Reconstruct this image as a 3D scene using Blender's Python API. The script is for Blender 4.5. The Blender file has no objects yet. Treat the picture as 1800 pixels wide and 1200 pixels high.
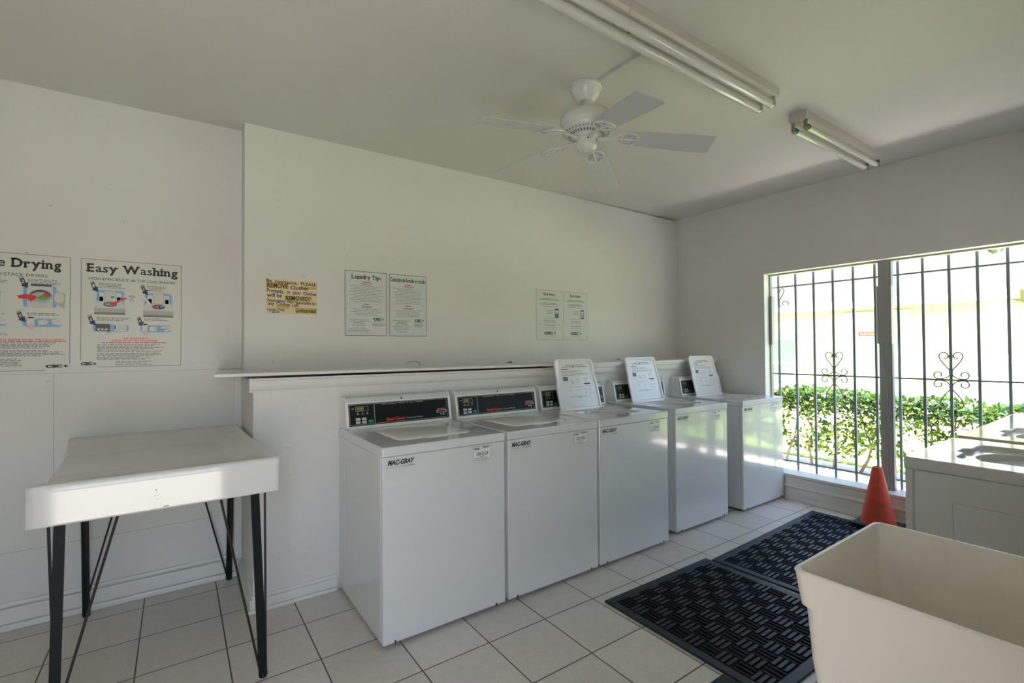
import bpy, bmesh, math, random
from mathutils import Vector, Matrix
from math import sin, cos, pi, radians
random.seed(7)
scene = bpy.context.scene
COL = scene.collection

# ------------------------------------------------------------------ materials
MATS = {}
def new_mat(name):
    m = bpy.data.materials.new(name); m.use_nodes = True
    MATS[name] = m
    nt = m.node_tree
    return m, nt, nt.nodes['Principled BSDF']
def simple(name, col, rough=0.5, metal=0.0, spec=0.5, coat=0.0, bump=0.0, bscale=40.0, var=0.0, vscale=6.0):
    m, nt, b = new_mat(name)
    b.inputs['Base Color'].default_value = (*col, 1)
    b.inputs['Roughness'].default_value = rough
    b.inputs['Metallic'].default_value = metal
    b.inputs['Specular IOR Level'].default_value = spec
    b.inputs['Coat Weight'].default_value = coat
    b.inputs['Coat Roughness'].default_value = 0.05
    if bump or var:
        tc = nt.nodes.new('ShaderNodeTexCoord')
        if bump:
            n = nt.nodes.new('ShaderNodeTexNoise'); n.inputs['Scale'].default_value = bscale; n.inputs['Detail'].default_value = 4
            nt.links.new(tc.outputs['Object'], n.inputs['Vector'])
            bp = nt.nodes.new('ShaderNodeBump'); bp.inputs['Strength'].default_value = bump; bp.inputs['Distance'].default_value = 0.01
            nt.links.new(n.outputs['Fac'], bp.inputs['Height']); nt.links.new(bp.outputs['Normal'], b.inputs['Normal'])
        if var:
            n2 = nt.nodes.new('ShaderNodeTexNoise'); n2.inputs['Scale'].default_value = vscale; n2.inputs['Detail'].default_value = 5
            nt.links.new(tc.outputs['Object'], n2.inputs['Vector'])
            mx = nt.nodes.new('ShaderNodeMix'); mx.data_type = 'RGBA'
            mx.inputs['A'].default_value = (*[max(0, c*(1-var)) for c in col], 1)
            mx.inputs['B'].default_value = (*[min(1, c*(1+var)) for c in col], 1)
            nt.links.new(n2.outputs['Fac'], mx.inputs['Factor']); nt.links.new(mx.outputs['Result'], b.inputs['Base Color'])
    return m

WALLC = (0.67, 0.665, 0.65)
simple('wall_paint', WALLC, 0.42, bump=0.12, bscale=28, var=0.03, vscale=2.2)
simple('ceiling_paint', (0.60, 0.585, 0.555), 0.6, bump=0.10, bscale=60, var=0.02, vscale=3)
simple('trim_paint', (0.70, 0.695, 0.68), 0.3, bump=0.08, bscale=50, var=0.02)
simple('seam_shadow_dark', (0.33, 0.32, 0.31), 0.6)
simple('enamel', (0.63, 0.635, 0.635), 0.14, coat=0.3)
simple('enamel_lid', (0.80, 0.80, 0.785), 0.16, coat=0.2)
simple('plastic_white', (0.76, 0.76, 0.74), 0.3)
simple('panel_black', (0.009, 0.012, 0.011), 0.38, spec=0.22)
simple('panel_line', (0.32, 0.33, 0.32), 0.4)
simple('lcd', (0.16, 0.17, 0.03), 0.3)
simple('lcd_digit', (0.30, 0.31, 0.06), 0.3)
simple('key_grey', (0.52, 0.53, 0.51), 0.4)
simple('key_green', (0.01, 0.30, 0.17), 0.35)
simple('print_red', (0.75, 0.06, 0.03), 0.4)
simple('print_grey', (0.45, 0.45, 0.44), 0.5)
simple('print_black', (0.02, 0.02, 0.022), 0.45)
simple('print_faint', (0.20, 0.21, 0.21), 0.5)
simple('print_faint_red', (0.55, 0.12, 0.13), 0.5)
simple('sticker', (0.72, 0.73, 0.72), 0.35)
simple('dark_metal', (0.05, 0.05, 0.05), 0.4, metal=0.5)
simple('drum_steel', (0.35, 0.35, 0.35), 0.35, metal=0.9)
simple('rubber', (0.013, 0.018, 0.018), 0.45, spec=0.3)
simple('rubber_base', (0.006, 0.008, 0.007), 0.65, spec=0.2)
simple('iron_leg', (0.008, 0.011, 0.010), 0.55, spec=.2, bump=0.15, bscale=150)
simple('iron_rod', (0.02, 0.012, 0.010), 0.45)
simple('gelcoat', (0.66, 0.65, 0.62), 0.08, coat=.15)
simple('tub_plastic', (0.86, 0.80, 0.725), 0.33, bump=0.05, bscale=120, var=0.015, vscale=9)
simple('cone_black', (0.02, 0.02, 0.02), 0.6)
simple('fan_white', (0.64, 0.64, 0.625), 0.22)
simple('fan_blade', (0.50, 0.51, 0.51), 0.4)
simple('vent_dark', (0.06, 0.06, 0.06), 0.6)
simple('fixture_white', (0.58, 0.555, 0.505), 0.35, bump=0.1, bscale=90, var=0.04, vscale=30)
simple('tube_glass', (0.62, 0.61, 0.57), 0.14)
simple('tube_metal', (0.30, 0.30, 0.28), 0.35, metal=0.7)
simple('tube_green', (0.01, 0.16, 0.06), 0.4)
simple('paper', (0.64, 0.645, 0.60), 0.4)
simple('paper_cool', (0.62, 0.65, 0.645), 0.4)
simple('paper_yellow', (0.70, 0.59, 0.40), 0.6, var=0.06, vscale=25)
simple('highlighter', (0.58, 0.44, 0.14), 0.6)
simple('ink_purple', (0.02, 0.01, 0.02), 0.5)
simple('art_blue', (0.21, 0.40, 0.66), 0.45)
simple('art_lightblue', (0.45, 0.60, 0.74), 0.45)
simple('art_grey', (0.42, 0.42, 0.40), 0.45)
simple('art_lightgrey', (0.60, 0.60, 0.575), 0.45)
simple('art_darkgrey', (0.08, 0.08, 0.08), 0.45)
simple('art_red', (0.62, 0.04, 0.05), 0.45)
simple('art_green', (0.10, 0.42, 0.05), 0.45)
simple('art_pink', (0.66, 0.50, 0.46), 0.45)
simple('art_teal', (0.02, 0.22, 0.28), 0.45)
simple('art_navy', (0.02, 0.03, 0.10), 0.45)
simple('grille_iron', (0.20, 0.225, 0.245), 0.5)  # iron colour lightened to paint in the window glare over the bars
simple('frame_alu', (0.36, 0.36, 0.34), 0.45, metal=0.2, bump=0.15, bscale=200)
simple('stain_brown', (0.20, 0.15, 0.09), 0.8)
simple('scuff', (0.30, 0.29, 0.29), 0.7)
simple('bark', (0.10, 0.075, 0.055), 0.85, bump=0.4, bscale=60)
simple('house_wall', (0.80, 0.76, 0.50), 0.7)
simple('house_white', (0.80, 0.80, 0.78), 0.6)
simple('house_glass', (0.20, 0.24, 0.28), 0.1)
simple('concrete', (0.62, 0.56, 0.52), 0.85, bump=0.2, bscale=50, var=0.08, vscale=4)
simple('patio', (0.27, 0.252, 0.238), 0.85, bump=0.2, bscale=50, var=0.06, vscale=3)
simple('lawn', (0.23, 0.33, 0.075), 0.9, bump=0.5, bscale=80, var=0.25, vscale=14)

def leaf_mat(name, c1, c2, trans):
    m, nt, b = new_mat(name)
    b.inputs['Roughness'].default_value = 0.4
    oi = nt.nodes.new('ShaderNodeTexCoord'); n = nt.nodes.new('ShaderNodeTexNoise'); n.inputs['Scale'].default_value = 9
    nt.links.new(oi.outputs['Object'], n.inputs['Vector'])
    mx = nt.nodes.new('ShaderNodeMix'); mx.data_type = 'RGBA'
    mx.inputs['A'].default_value = (*c1, 1); mx.inputs['B'].default_value = (*c2, 1)
    nt.links.new(n.outputs['Fac'], mx.inputs['Factor'])
    nt.links.new(mx.outputs['Result'], b.inputs['Base Color'])
    t = nt.nodes.new('ShaderNodeBsdfTranslucent'); t.inputs['Color'].default_value = (*trans, 1)
    ms = nt.nodes.new('ShaderNodeMixShader'); ms.inputs['Fac'].default_value = 0.35
    nt.links.new(b.outputs['BSDF'], ms.inputs[1]); nt.links.new(t.outputs['BSDF'], ms.inputs[2])
    nt.links.new(ms.outputs['Shader'], nt.nodes['Material Output'].inputs['Surface'])
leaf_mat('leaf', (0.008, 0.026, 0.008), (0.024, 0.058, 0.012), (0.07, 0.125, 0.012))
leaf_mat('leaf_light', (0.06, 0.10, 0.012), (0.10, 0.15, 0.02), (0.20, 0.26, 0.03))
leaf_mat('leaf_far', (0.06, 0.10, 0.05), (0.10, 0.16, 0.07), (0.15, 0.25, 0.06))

def scuff_mat():
    m = MATS['wall_paint'].copy(); m.name = 'wall_scuffed'; MATS['wall_scuffed'] = m; nt = m.node_tree; b = nt.nodes['Principled BSDF']
    src = b.inputs['Base Color'].links[0].from_socket
    tc = nt.nodes.new('ShaderNodeTexCoord')
    def band(rot, sc, lo, hi):
        mp = nt.nodes.new('ShaderNodeMapping'); mp.inputs['Rotation'].default_value = rot; mp.inputs['Scale'].default_value = sc
        n = nt.nodes.new('ShaderNodeTexNoise'); n.inputs['Scale'].default_value = 1; n.inputs['Detail'].default_value = 2; n.inputs['Distortion'].default_value = .6
        nt.links.new(tc.outputs['Object'], mp.inputs['Vector']); nt.links.new(mp.outputs['Vector'], n.inputs['Vector'])
        r = nt.nodes.new('ShaderNodeMapRange'); r.inputs['From Min'].default_value = lo; r.inputs['From Max'].default_value = hi; nt.links.new(n.outputs['Fac'], r.inputs['Value']); return r.outputs['Result']
    def mul(a, c):
        n = nt.nodes.new('ShaderNodeMath'); n.operation = 'MULTIPLY'; nt.links.new(a, n.inputs[0])
        if hasattr(c, 'links'): nt.links.new(c, n.inputs[1])
        else: n.inputs[1].default_value = c
        return n.outputs[0]
    f = mul(mul(band((0, .5, 0), (26, 1, 150), .70, .76), band((0,0,0), (3.1, 1, 2.3), .46, .60)), .55)
    mx = nt.nodes.new('ShaderNodeMix'); mx.data_type = 'RGBA'; mx.inputs['B'].default_value = (.22, .21, .21, 1)
    nt.links.new(f, mx.inputs['Factor']); nt.links.new(src, mx.inputs['A']); nt.links.new(mx.outputs['Result'], b.inputs['Base Color'])
scuff_mat()

def tile_mat():
    m, nt, b = new_mat('floor_tile')
    tc = nt.nodes.new('ShaderNodeTexCoord'); sp = nt.nodes.new('ShaderNodeSeparateXYZ')
    nt.links.new(tc.outputs['Object'], sp.inputs['Vector'])
    def math_(op, a, bb=None, v=None):
        n = nt.nodes.new('ShaderNodeMath'); n.operation = op
        if hasattr(a, 'is_linked') or hasattr(a, 'links'): nt.links.new(a, n.inputs[0])
        else: n.inputs[0].default_value = a
        if bb is not None:
            if hasattr(bb, 'links'): nt.links.new(bb, n.inputs[1])
            else: n.inputs[1].default_value = bb
        return n.outputs[0]
    P = 0.3287
    ds, cells = [], []
    for ax, off in (('X', 1.505), ('Y', 1.875)):
        s = math_('DIVIDE', math_('SUBTRACT', sp.outputs[ax], off - 20*P), P)
        fr = math_('FRACT', s)
        ds.append(math_('MINIMUM', fr, math_('SUBTRACT', 1.0, fr)))
        cells.append(math_('FLOOR', s))
    d = math_('MINIMUM', ds[0], ds[1])
    g = nt.nodes.new('ShaderNodeMapRange'); g.inputs['From Min'].default_value = 0.0065; g.inputs['From Max'].default_value = 0.0105
    nt.links.new(d, g.inputs['Value'])
    n = nt.nodes.new('ShaderNodeTexNoise'); n.inputs['Scale'].default_value = 22; n.inputs['Detail'].default_value = 6; n.inputs['Roughness'].default_value = .7
    nt.links.new(tc.outputs['Object'], n.inputs['Vector'])
    n3 = nt.nodes.new('ShaderNodeTexNoise'); n3.inputs['Scale'].default_value = 90; n3.inputs['Detail'].default_value = 3
    nt.links.new(tc.outputs['Object'], n3.inputs['Vector'])
    sp2 = nt.nodes.new('ShaderNodeMapRange'); sp2.inputs['From Min'].default_value = 0.62; sp2.inputs['From Max'].default_value = 0.72
    nt.links.new(n3.outputs['Fac'], sp2.inputs['Value'])
    wn = nt.nodes.new('ShaderNodeTexWhiteNoise'); wn.noise_dimensions = '2D'
    cb = nt.nodes.new('ShaderNodeCombineXYZ'); nt.links.new(cells[0], cb.inputs['X']); nt.links.new(cells[1], cb.inputs['Y'])
    nt.links.new(cb.outputs['Vector'], wn.inputs['Vector'])
    f = math_('ADD', math_('MULTIPLY', n.outputs['Fac'], 0.75), math_('MULTIPLY', wn.outputs['Value'], 0.25))
    mx = nt.nodes.new('ShaderNodeMix'); mx.data_type = 'RGBA'
    mx.inputs['A'].default_value = (0.50, 0.46, 0.40, 1); mx.inputs['B'].default_value = (0.70, 0.66, 0.59, 1)
    nt.links.new(f, mx.inputs['Factor'])
    mk = nt.nodes.new('ShaderNodeMix'); mk.data_type = 'RGBA'; mk.inputs['B'].default_value = (0.36, 0.32, 0.27, 1)
    nt.links.new(math_('MULTIPLY', sp2.outputs['Result'], 0.5), mk.inputs['Factor']); nt.links.new(mx.outputs['Result'], mk.inputs['A'])
    m2 = nt.nodes.new('ShaderNodeMix'); m2.data_type = 'RGBA'
    m2.inputs['A'].default_value = (0.085, 0.065, 0.05, 1)
    nt.links.new(g.outputs['Result'], m2.inputs['Factor']); nt.links.new(mk.outputs['Result'], m2.inputs['B'])
    nt.links.new(m2.outputs['Result'], b.inputs['Base Color'])
    b.inputs['Roughness'].default_value = 0.42
    bp = nt.nodes.new('ShaderNodeBump'); bp.inputs['Distance'].default_value = 0.002; bp.inputs['Strength'].default_value = 0.6
    nt.links.new(g.outputs['Result'], bp.inputs['Height']); nt.links.new(bp.outputs['Normal'], b.inputs['Normal'])
tile_mat()

def cone_mat():
    m, nt, b = new_mat('cone_orange')
    tc = nt.nodes.new('ShaderNodeTexCoord')
    n = nt.nodes.new('ShaderNodeTexNoise'); n.inputs['Scale'].default_value = 11; n.inputs['Detail'].default_value = 6; n.inputs['Roughness'].default_value = .7
    nt.links.new(tc.outputs['Object'], n.inputs['Vector'])
    r = nt.nodes.new('ShaderNodeMapRange'); r.inputs['From Min'].default_value = .5; r.inputs['From Max'].default_value = .72
    nt.links.new(n.outputs['Fac'], r.inputs['Value'])
    mx = nt.nodes.new('ShaderNodeMix'); mx.data_type = 'RGBA'
    mx.inputs['A'].default_value = (0.62, 0.055, 0.022, 1); mx.inputs['B'].default_value = (0.14, 0.055, 0.045, 1)
    nt.links.new(r.outputs['Result'], mx.inputs['Factor']); nt.links.new(mx.outputs['Result'], b.inputs['Base Color'])
    b.inputs['Roughness'].default_value = .55
cone_mat()

def shingle_mat():
    m, nt, b = new_mat('shingles')
    tc = nt.nodes.new('ShaderNodeTexCoord')
    br = nt.nodes.new('ShaderNodeTexBrick'); br.inputs['Scale'].default_value = 3.2
    br.inputs['Color1'].default_value = (0.040, 0.026, 0.026, 1); br.inputs['Color2'].default_value = (0.054, 0.038, 0.036, 1); br.inputs['Mortar'].default_value = (0.012, 0.008, 0.008, 1)
    mp = nt.nodes.new('ShaderNodeMapping'); mp.inputs['Rotation'].default_value = (0, 0, pi/2)
    nt.links.new(tc.outputs['Object'], mp.inputs['Vector']); nt.links.new(mp.outputs['Vector'], br.inputs['Vector'])
    nt.links.new(br.outputs['Color'], b.inputs['Base Color']); b.inputs['Roughness'].default_value = .9
shingle_mat()

# ------------------------------------------------------------------ mesh builder
class MB:
    def __init__(s): s.v = []; s.f = []; s.m = []; s.names = []
    def mi(s, name):
        if name not in s.names: s.names.append(name)
        return s.names.index(name)
    def add(s, verts, faces, mat):
        o = len(s.v); k = s.mi(mat)
        s.v += [tuple(p) for p in verts]
        for f in faces: s.f.append(tuple(i + o for i in f)); s.m.append(k)
        return s
    def box(s, x0, x1, y0, y1, z0, z1, mat):
        v = [(x0,y0,z0),(x1,y0,z0),(x1,y1,z0),(x0,y1,z0),(x0,y0,z1),(x1,y0,z1),(x1,y1,z1),(x0,y1,z1)]
        return s.add(v, [(0,3,2,1),(4,5,6,7),(0,1,5,4),(1,2,6,5),(2,3,7,6),(3,0,4,7)], mat)
    def quad(s, a, b, c, d, mat): return s.add([a,b,c,d], [(0,1,2,3)], mat)
    def prism(s, prof, axis, a0, a1, mat):
        """prof: ccw list of 2D points; axis 'x': (y,z), 'y': (x,z), 'z': (x,y)"""
        n = len(prof)
        def P(p, a): return {'x': (a, p[0], p[1]), 'y': (p[0], a, p[1]), 'z': (p[0], p[1], a)}[axis]
        v = [P(p, a0) for p in prof] + [P(p, a1) for p in prof]
        f = [tuple(range(n))[::-1], tuple(range(n, 2*n))] + [(i, (i+1) % n, n + (i+1) % n, n + i) for i in range(n)]
        return s.add(v, f, mat)
    def lathe(s, prof, mat, c=(0,0,0), n=40, close=False):
        v = []; f = []
        for r, z in prof:
            for i in range(n):
                a = 2*pi*i/n; v.append((c[0] + r*cos(a), c[1] + r*sin(a), c[2] + z))
        for k in range(len(prof)-1):
            for i in range(n):
                j = (i+1) % n; f.append((k*n+i, k*n+j, (k+1)*n+j, (k+1)*n+i))
        if prof[0][0] > 1e-5: f.append(tuple(range(n))[::-1])
        if prof[-1][0] > 1e-5: f.append(tuple(range((len(prof)-1)*n, len(prof)*n)))
        return s.add(v, f, mat)
    def tube(s, pts, r, mat, n=8, cap=True):
        pts = [Vector(p) for p in pts]; v = []; f = []
        rr = r if isinstance(r, (list, tuple)) else [r]*len(pts)
        up = None
        for i, p in enumerate(pts):
            t = (pts[min(i+1, len(pts)-1)] - pts[max(i-1, 0)]).normalized()
            if up is None:
                up = Vector((0,0,1)) if abs(t.z) < .9 else Vector((1,0,0))
            a = t.cross(up); 
            if a.length < 1e-4: a = t.cross(Vector((1,.3,.2)))
            a.normalize(); b = a.cross(t).normalized(); up = b
            for k in range(n):
                q = 2*pi*k/n; v.append(p + a*(cos(q)*rr[i]) + b*(sin(q)*rr[i]))
        for i in range(len(pts)-1):
            for k in range(n):
                j = (k+1) % n; f.append((i*n+k, i*n+j, (i+1)*n+j, (i+1)*n+k))
        if cap: f.append(tuple(range(n))[::-1]); f.append(tuple(range((len(pts)-1)*n, len(pts)*n)))
        return s.add(v, f, mat)
    def bar(s, a, b, w, t, mat, side=(1,0,0)):
        a = Vector(a); b = Vector(b); d = (b-a).normalized(); x = Vector(side); x = (x - d*x.dot(d)).normalized(); y = d.cross(x)
        v = []
        for p in (a, b):
            for i, j in ((-1,-1),(1,-1),(1,1),(-1,1)): v.append(p + x*(i*w/2) + y*(j*t/2))
        return s.add(v, [(3,2,1,0),(4,5,6,7),(0,1,5,4),(1,2,6,5),(2,3,7,6),(3,0,4,7)], mat)
    def build(s, name, parent=None, origin=(0,0,0), bevel=0.0, seg=2, smooth=None, weld=False):
        me = bpy.data.meshes.new(name)
        o = Vector(origin)
        me.from_pydata([tuple(Vector(p) - o) for p in s.v], [], s.f)
        for nm in s.names: me.materials.append(MATS[nm])
        me.polygons.foreach_set('material_index', s.m)
        if weld:
            bm = bmesh.new(); bm.from_mesh(me); bmesh.ops.remove_doubles(bm, verts=bm.verts, dist=1e-5); bmesh.ops.recalc_face_normals(bm, faces=bm.faces); bm.to_mesh(me); bm.free()
        if smooth is not None:
            me.polygons.foreach_set('use_smooth', [True]*len(me.polygons))
            me.set_sharp_from_angle(angle=radians(smooth))
        me.update()
        ob = bpy.data.objects.new(name, me); COL.objects.link(ob)
        if parent is not None: ob.parent = parent
        else: ob.location = o
        if bevel:
            md = ob.modifiers.new('bevel', 'BEVEL'); md.width = bevel; md.segments = seg; md.limit_method = 'ANGLE'; md.angle_limit = radians(35)
        return ob

def tag(o, label=None, cat=None, group=None, kind=None):
    if label: o['label'] = label
    if cat: o['category'] = cat
    if group: o['group'] = group
    if kind: o['kind'] = kind
    return o
def empty(name, loc, label, cat, group=None, rotz=0.0):
    o = bpy.data.objects.new(name, None); COL.objects.link(o); o.empty_display_size = .1
    o.location = loc; o.rotation_euler = (0, 0, rotz)
    return tag(o, label, cat, group)
def struct(o): o['kind'] = 'structure'; return o
def copy_tree(o, parent=None, skip=()):
    c = o.copy(); COL.objects.link(c)
    if parent is not None: c.parent = parent; c.matrix_parent_inverse = o.matrix_parent_inverse.copy()
    for ch in list(o.children):
        if ch.name.split('.')[0] in skip: continue
        copy_tree(ch, c)
    return c

# ------------------------------------------------------------------ lettering
_G = {}
def text_mesh(st, off=0.0, shear=0.0, spacing=1.0, res=3):
    key = (st, off, shear, spacing)
    if key in _G: return _G[key]
    cu = bpy.data.curves.new('t', 'FONT'); cu.body = st; cu.size = 1; cu.offset = off; cu.shear = shear; cu.space_character = spacing
    cu.resolution_u = res; cu.fill_mode = 'FRONT'
    ob = bpy.data.objects.new('t', cu)
    me = bpy.data.meshes.new_from_object(ob)
    v = [(p.co.x, p.co.y) for p in me.vertices]; f = [tuple(p.vertices) for p in me.polygons]
    bpy.data.objects.remove(ob); bpy.data.curves.remove(cu); bpy.data.meshes.remove(me)
    _G[key] = (v, f); return v, f
CAP = None
def cap_h():
    global CAP
    if CAP is None: CAP = max(p[1] for p in text_mesh('H')[0])
    return CAP
SERIF = {'E': [('b',.13),('t',.13)], 'D': [('b',.13),('t',.13)], 'L': [('b',.13),('t',.13)], 'T': [('b',.5)], 'W': [('t',.07),('t',.93)],
 'h': [('b',.13),('b',.87),('tl',.1)], 'i': [('b',.5),('xl',.4)], 'n': [('b',.13),('b',.87),('xl',.1)], 'u': [('xl',.1),('xl',.8),('b',.92)],
 'r': [('b',.22),('xl',.16)], 'y': [('x',.12),('x',.88)], 'v': [('x',.12),('x',.88)], 'd': [('tl',.82),('b',.95)], 'p': [('xl',.1),('d',.15)],
 'l': [('b',.5),('tl',.4)], 'a': [('b',.93)], 'j': [('xl',.7)]}
def serif_text(st, off=0.034):
    """heavy slab-serif lettering: the glyphs of the plain face, emboldened, with slabs at the stem ends"""
    V, F = [], []; x = 0.0
    ch = cap_h(); xh = max(p[1] for p in text_mesh('x')[0])
    for c in st:
        if c == ' ': x += .30; continue
        v, f = text_mesh(c, off*.35 if c in 'eas' else off); o = len(V)
        x0 = min(p[0] for p in v); x1 = max(p[0] for p in v); y0 = min(p[1] for p in v); y1 = max(p[1] for p in v)
        V += [(p[0]-x0+x, p[1]) for p in v]; F += [tuple(i+o for i in q) for q in f]
        w = x1 - x0; hs, th = .13, .085
        for kind, xf in SERIF.get(c, []):
            cx = x + w*xf; L, R = hs, hs
            yb = {'b': 0, 't': ch-th, 'tl': y1-th, 'x': xh-th, 'xl': xh-th, 'd': y0}[kind]
            if kind in ('tl', 'xl'): L, R = .16, .02
            o = len(V); V += [(cx-L, yb), (cx+R, yb), (cx+R, yb+th), (cx-L, yb+th)]; F.append((o, o+1, o+2, o+3))
        x += w + .085
    return V, F

class Art(MB):
    """flat printing laid on a sheet: u to the right, v downward, both 0..1 of the sheet"""
    def __init__(s, tl, right, down, normal, w, h):
        super().__init__(); s.tl = Vector(tl); s.r = Vector(right).normalized(); s.d = Vector(down).normalized(); s.n = Vector(normal).normalized(); s.w = w; s.h = h
    def P(s, u, v, k): return s.tl + s.r*(u*s.w) + s.d*(v*s.h) + s.n*(0.00035*k)
    def poly(s, pts, mat, k=1):
        return s.add([s.P(u, v, k) for u, v in pts][::-1], [tuple(range(len(pts)))], mat)
    def rect(s, u0, v0, u1, v1, mat, k=1): return s.poly([(u0,v0),(u1,v0),(u1,v1),(u0,v1)], mat, k)
    def frame(s, u0, v0, u1, v1, t, mat, k=1):
        tv = t*s.w/s.h
        s.rect(u0,v0,u1,v0+tv,mat,k); s.rect(u0,v1-tv,u1,v1,mat,k); s.rect(u0,v0+tv,u0+t,v1-tv,mat,k); s.rect(u1-t,v0+tv,u1,v1-tv,mat,k); return s
    def ell(s, cu, cv, ru, rv, mat, k=1, n=24, a0=0, a1=2*pi):
        return s.poly([(cu + ru*cos(a0+(a1-a0)*i/n), cv + rv*sin(a0+(a1-a0)*i/n)) for i in range(n)], mat, k)
    def rrect(s, u0, v0, u1, v1, rad, mat, k=1):
        ru, rv = rad, rad*s.w/s.h; pts = []
        for cx, cy, a in ((u1-ru, v1-rv, 0), (u0+ru, v1-rv, pi/2), (u0+ru, v0+rv, pi), (u1-ru, v0+rv, 3*pi/2)):
            for i in range(6): q = a + pi/2*i/5; pts.append((cx+ru*cos(q), cy+rv*sin(q)))
        return s.poly(pts, mat, k)
    def text(s, st, u0, u1, base, capv, mat, k=2, off=0.0, shear=0.0, serif=False, spacing=1.0, slope=0.0):
        v, f = serif_text(st) if serif else text_mesh(st, off, shear, spacing)
        x0 = min(p[0] for p in v); x1 = max(p[0] for p in v); c = cap_h()
        pts = [s.P(u0 + (p[0]-x0)/(x1-x0)*(u1-u0), base - p[1]/c*capv + slope*(p[0]-x0)/(x1-x0), k) for p in v]
        return s.add(pts, f, mat)
    def lines(s, u0, u1, v, hv, mat, seed=0, k=1, jitter=.25, fill=1.0):
        """rows of word-length dashes for print too small to read"""
        rnd = random.Random(seed); u = u0; end = u1 - (u1-u0)*rnd.random()*jitter
        while u < end - .004:
            w = (0.012 + rnd.random()*.045)*fill; e = min(u+w, end); s.rect(u, v, e, v+hv, mat, k); u = e + .009
        return s

# ------------------------------------------------------------------ room dimensions
XR, YM, YL, YP, XP, XW, YF = 4.45, 3.21, 3.35, 2.80, 0.325, -1.60, -0.06
def zc(x): return 2.695 + 0.0085*x

def dims_box(name, *a, mat='wall_paint', bevel=0.0):
    return struct(MB().box(*a, mat).build(name, bevel=bevel))
dims_box('floor', XW-.15, XR+.15, YF-.15, 3.5, -.12, 0, mat='floor_tile')
b = MB(); x0, x1 = XW-.7, XR+.28  # front overhang is unseen, lengthened to hold sky light off the doorway
b.add([(x0,-1.5,zc(x0)),(x1,-1.5,zc(x1)),(x1,4.0,zc(x1)),(x0,4.0,zc(x0)),(x0,-1.5,2.95),(x1,-1.5,2.95),(x1,4.0,2.95),(x0,4.0,2.95)],
      [(0,3,2,1),(4,5,6,7),(0,1,5,4),(1,2,6,5),(2,3,7,6),(3,0,4,7)], 'ceiling_paint')
struct(b.build('ceiling'))
w = dims_box('wall_back_upper', XP, XR+.15, YM, 3.5, 1.18, 2.72, bevel=.004)
a = MB(); a.box(XW, XP, YL, 3.5, 0, 1.237, 'wall_paint'); a.box(XW, XP, YL-.006, 3.5, 1.237, 2.70, 'wall_paint')
w = struct(a.build('wall_back_left'))
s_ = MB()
s_.box(-.5145,-.5125, YL-.0008, YL+.001, .125, 1.237, 'seam_shadow_dark')
s_.box(XW, .284, YL-.0008, YL+.001, .362, .3635, 'seam_shadow_dark')
s_.box(XW, XP, YL-.0016, YL, 1.2355, 1.237, 'seam_shadow_dark')  # dark strip paints the shadow line under the upper board's edge
s_.build('panel_seam_and_shadow', w)
struct(MB().box(.286, XP, YL-.028, YL, .10, 1.216, 'trim_paint').build('trim_1', bevel=.003))
# low wall behind the washers
struct(MB().box(XP, XR, YP, 3.5, 0, 1.185, 'wall_scuffed').build('wall_back_lower', bevel=.003))
prof = [(YP+.005,1.127),(YP-.004,1.127),(YP-.006,1.135),(YP-.016,1.142),(YP-.022,1.16),(YP-.024,1.185),(YP-.032,1.191),(YP-.034,1.201),(YP+.005,1.201)]
t = MB().prism(prof[::-1], 'x', XP-.02, XR, 'trim_paint')
struct(t.build('trim_2', smooth=40))
struct(MB().box(2.33, XR, YP-.045, YP+.06, 1.2005, 1.2145, 'trim_paint').build('trim_4', bevel=.002))
pl = [(.15,2.742),(XR,2.742),(XR,YM),(XP,YM),(XP,YL-.008),(.205,YL-.008)]
o = MB().prism(pl, 'z', 1.2145, 1.2305, 'trim_paint').build('shelf_board', origin=(2.3, 2.95, 1.2145), bevel=.002)
tag(o, 'long thin white shelf board lying along the low wall behind the washers', 'shelf')
# baseboards
def base_x(name, x0, x1, y, h):
    b = MB()
    b.box(x0, x1, y-.05, y+.002, 0, h[0], 'trim_paint'); b.box(x0, x1, y-.035, y+.002, h[0], h[1], 'trim_paint'); b.box(x0, x1, y-.014, y+.002, h[1], h[2], 'trim_paint')
    return struct(b.build(name, bevel=.006, seg=2))
base_x('baseboard_left', XW, .30, YL, (.03, .101, .123))
b = MB()
for d, z0, z1 in ((.025, 0, .018), (.016, .018, .065), (.008, .065, .084)):
    b.prism([(XP-d, YL-.03), (XP-d, YP-d), (.742, YP-d), (.742, YP+.003), (XP+.003, YP+.003), (XP+.003, YL-.03)], 'z', z0, z1, 'trim_paint')
struct(b.build('baseboard_back', bevel=.003))

# right wall with the window opening
WY0, WY1, WZ0, WZ1 = 0.495, 2.272, 0.20, 2.018
b = MB(); T = .15
b.box(XR, XR+T, WY1, 3.5, 0, 2.80, 'wall_paint'); b.box(XR, XR+T, YF-.15, WY0, 0, 2.80, 'wall_paint')
b.box(XR, XR+T, WY0, WY1, WZ1, 2.80, 'wall_paint'); b.box(XR, XR+T, WY0, WY1, -.1, WZ0, 'wall_paint')
struct(b.build('wall_right'))
b = MB().box(XR-.014, XR+T+.03, WY0, WY1, WZ0, .224, 'trim_paint')
struct(b.build('trim_3', bevel=.005))
b = MB()
b.prism([(XR-.01,.195),(XR-.012,.137),(XR-.026,.132),(XR-.03,.121),(XR-.026,.110),(XR-.014,.104),(XR-.016,.03),(XR-.026,.022),(XR-.028,0),(XR,0),(XR,.195)][::-1], 'y', WY0-.5, 2.104, 'trim_paint')
struct(b.build('baseboard_right', bevel=.002))
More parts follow.
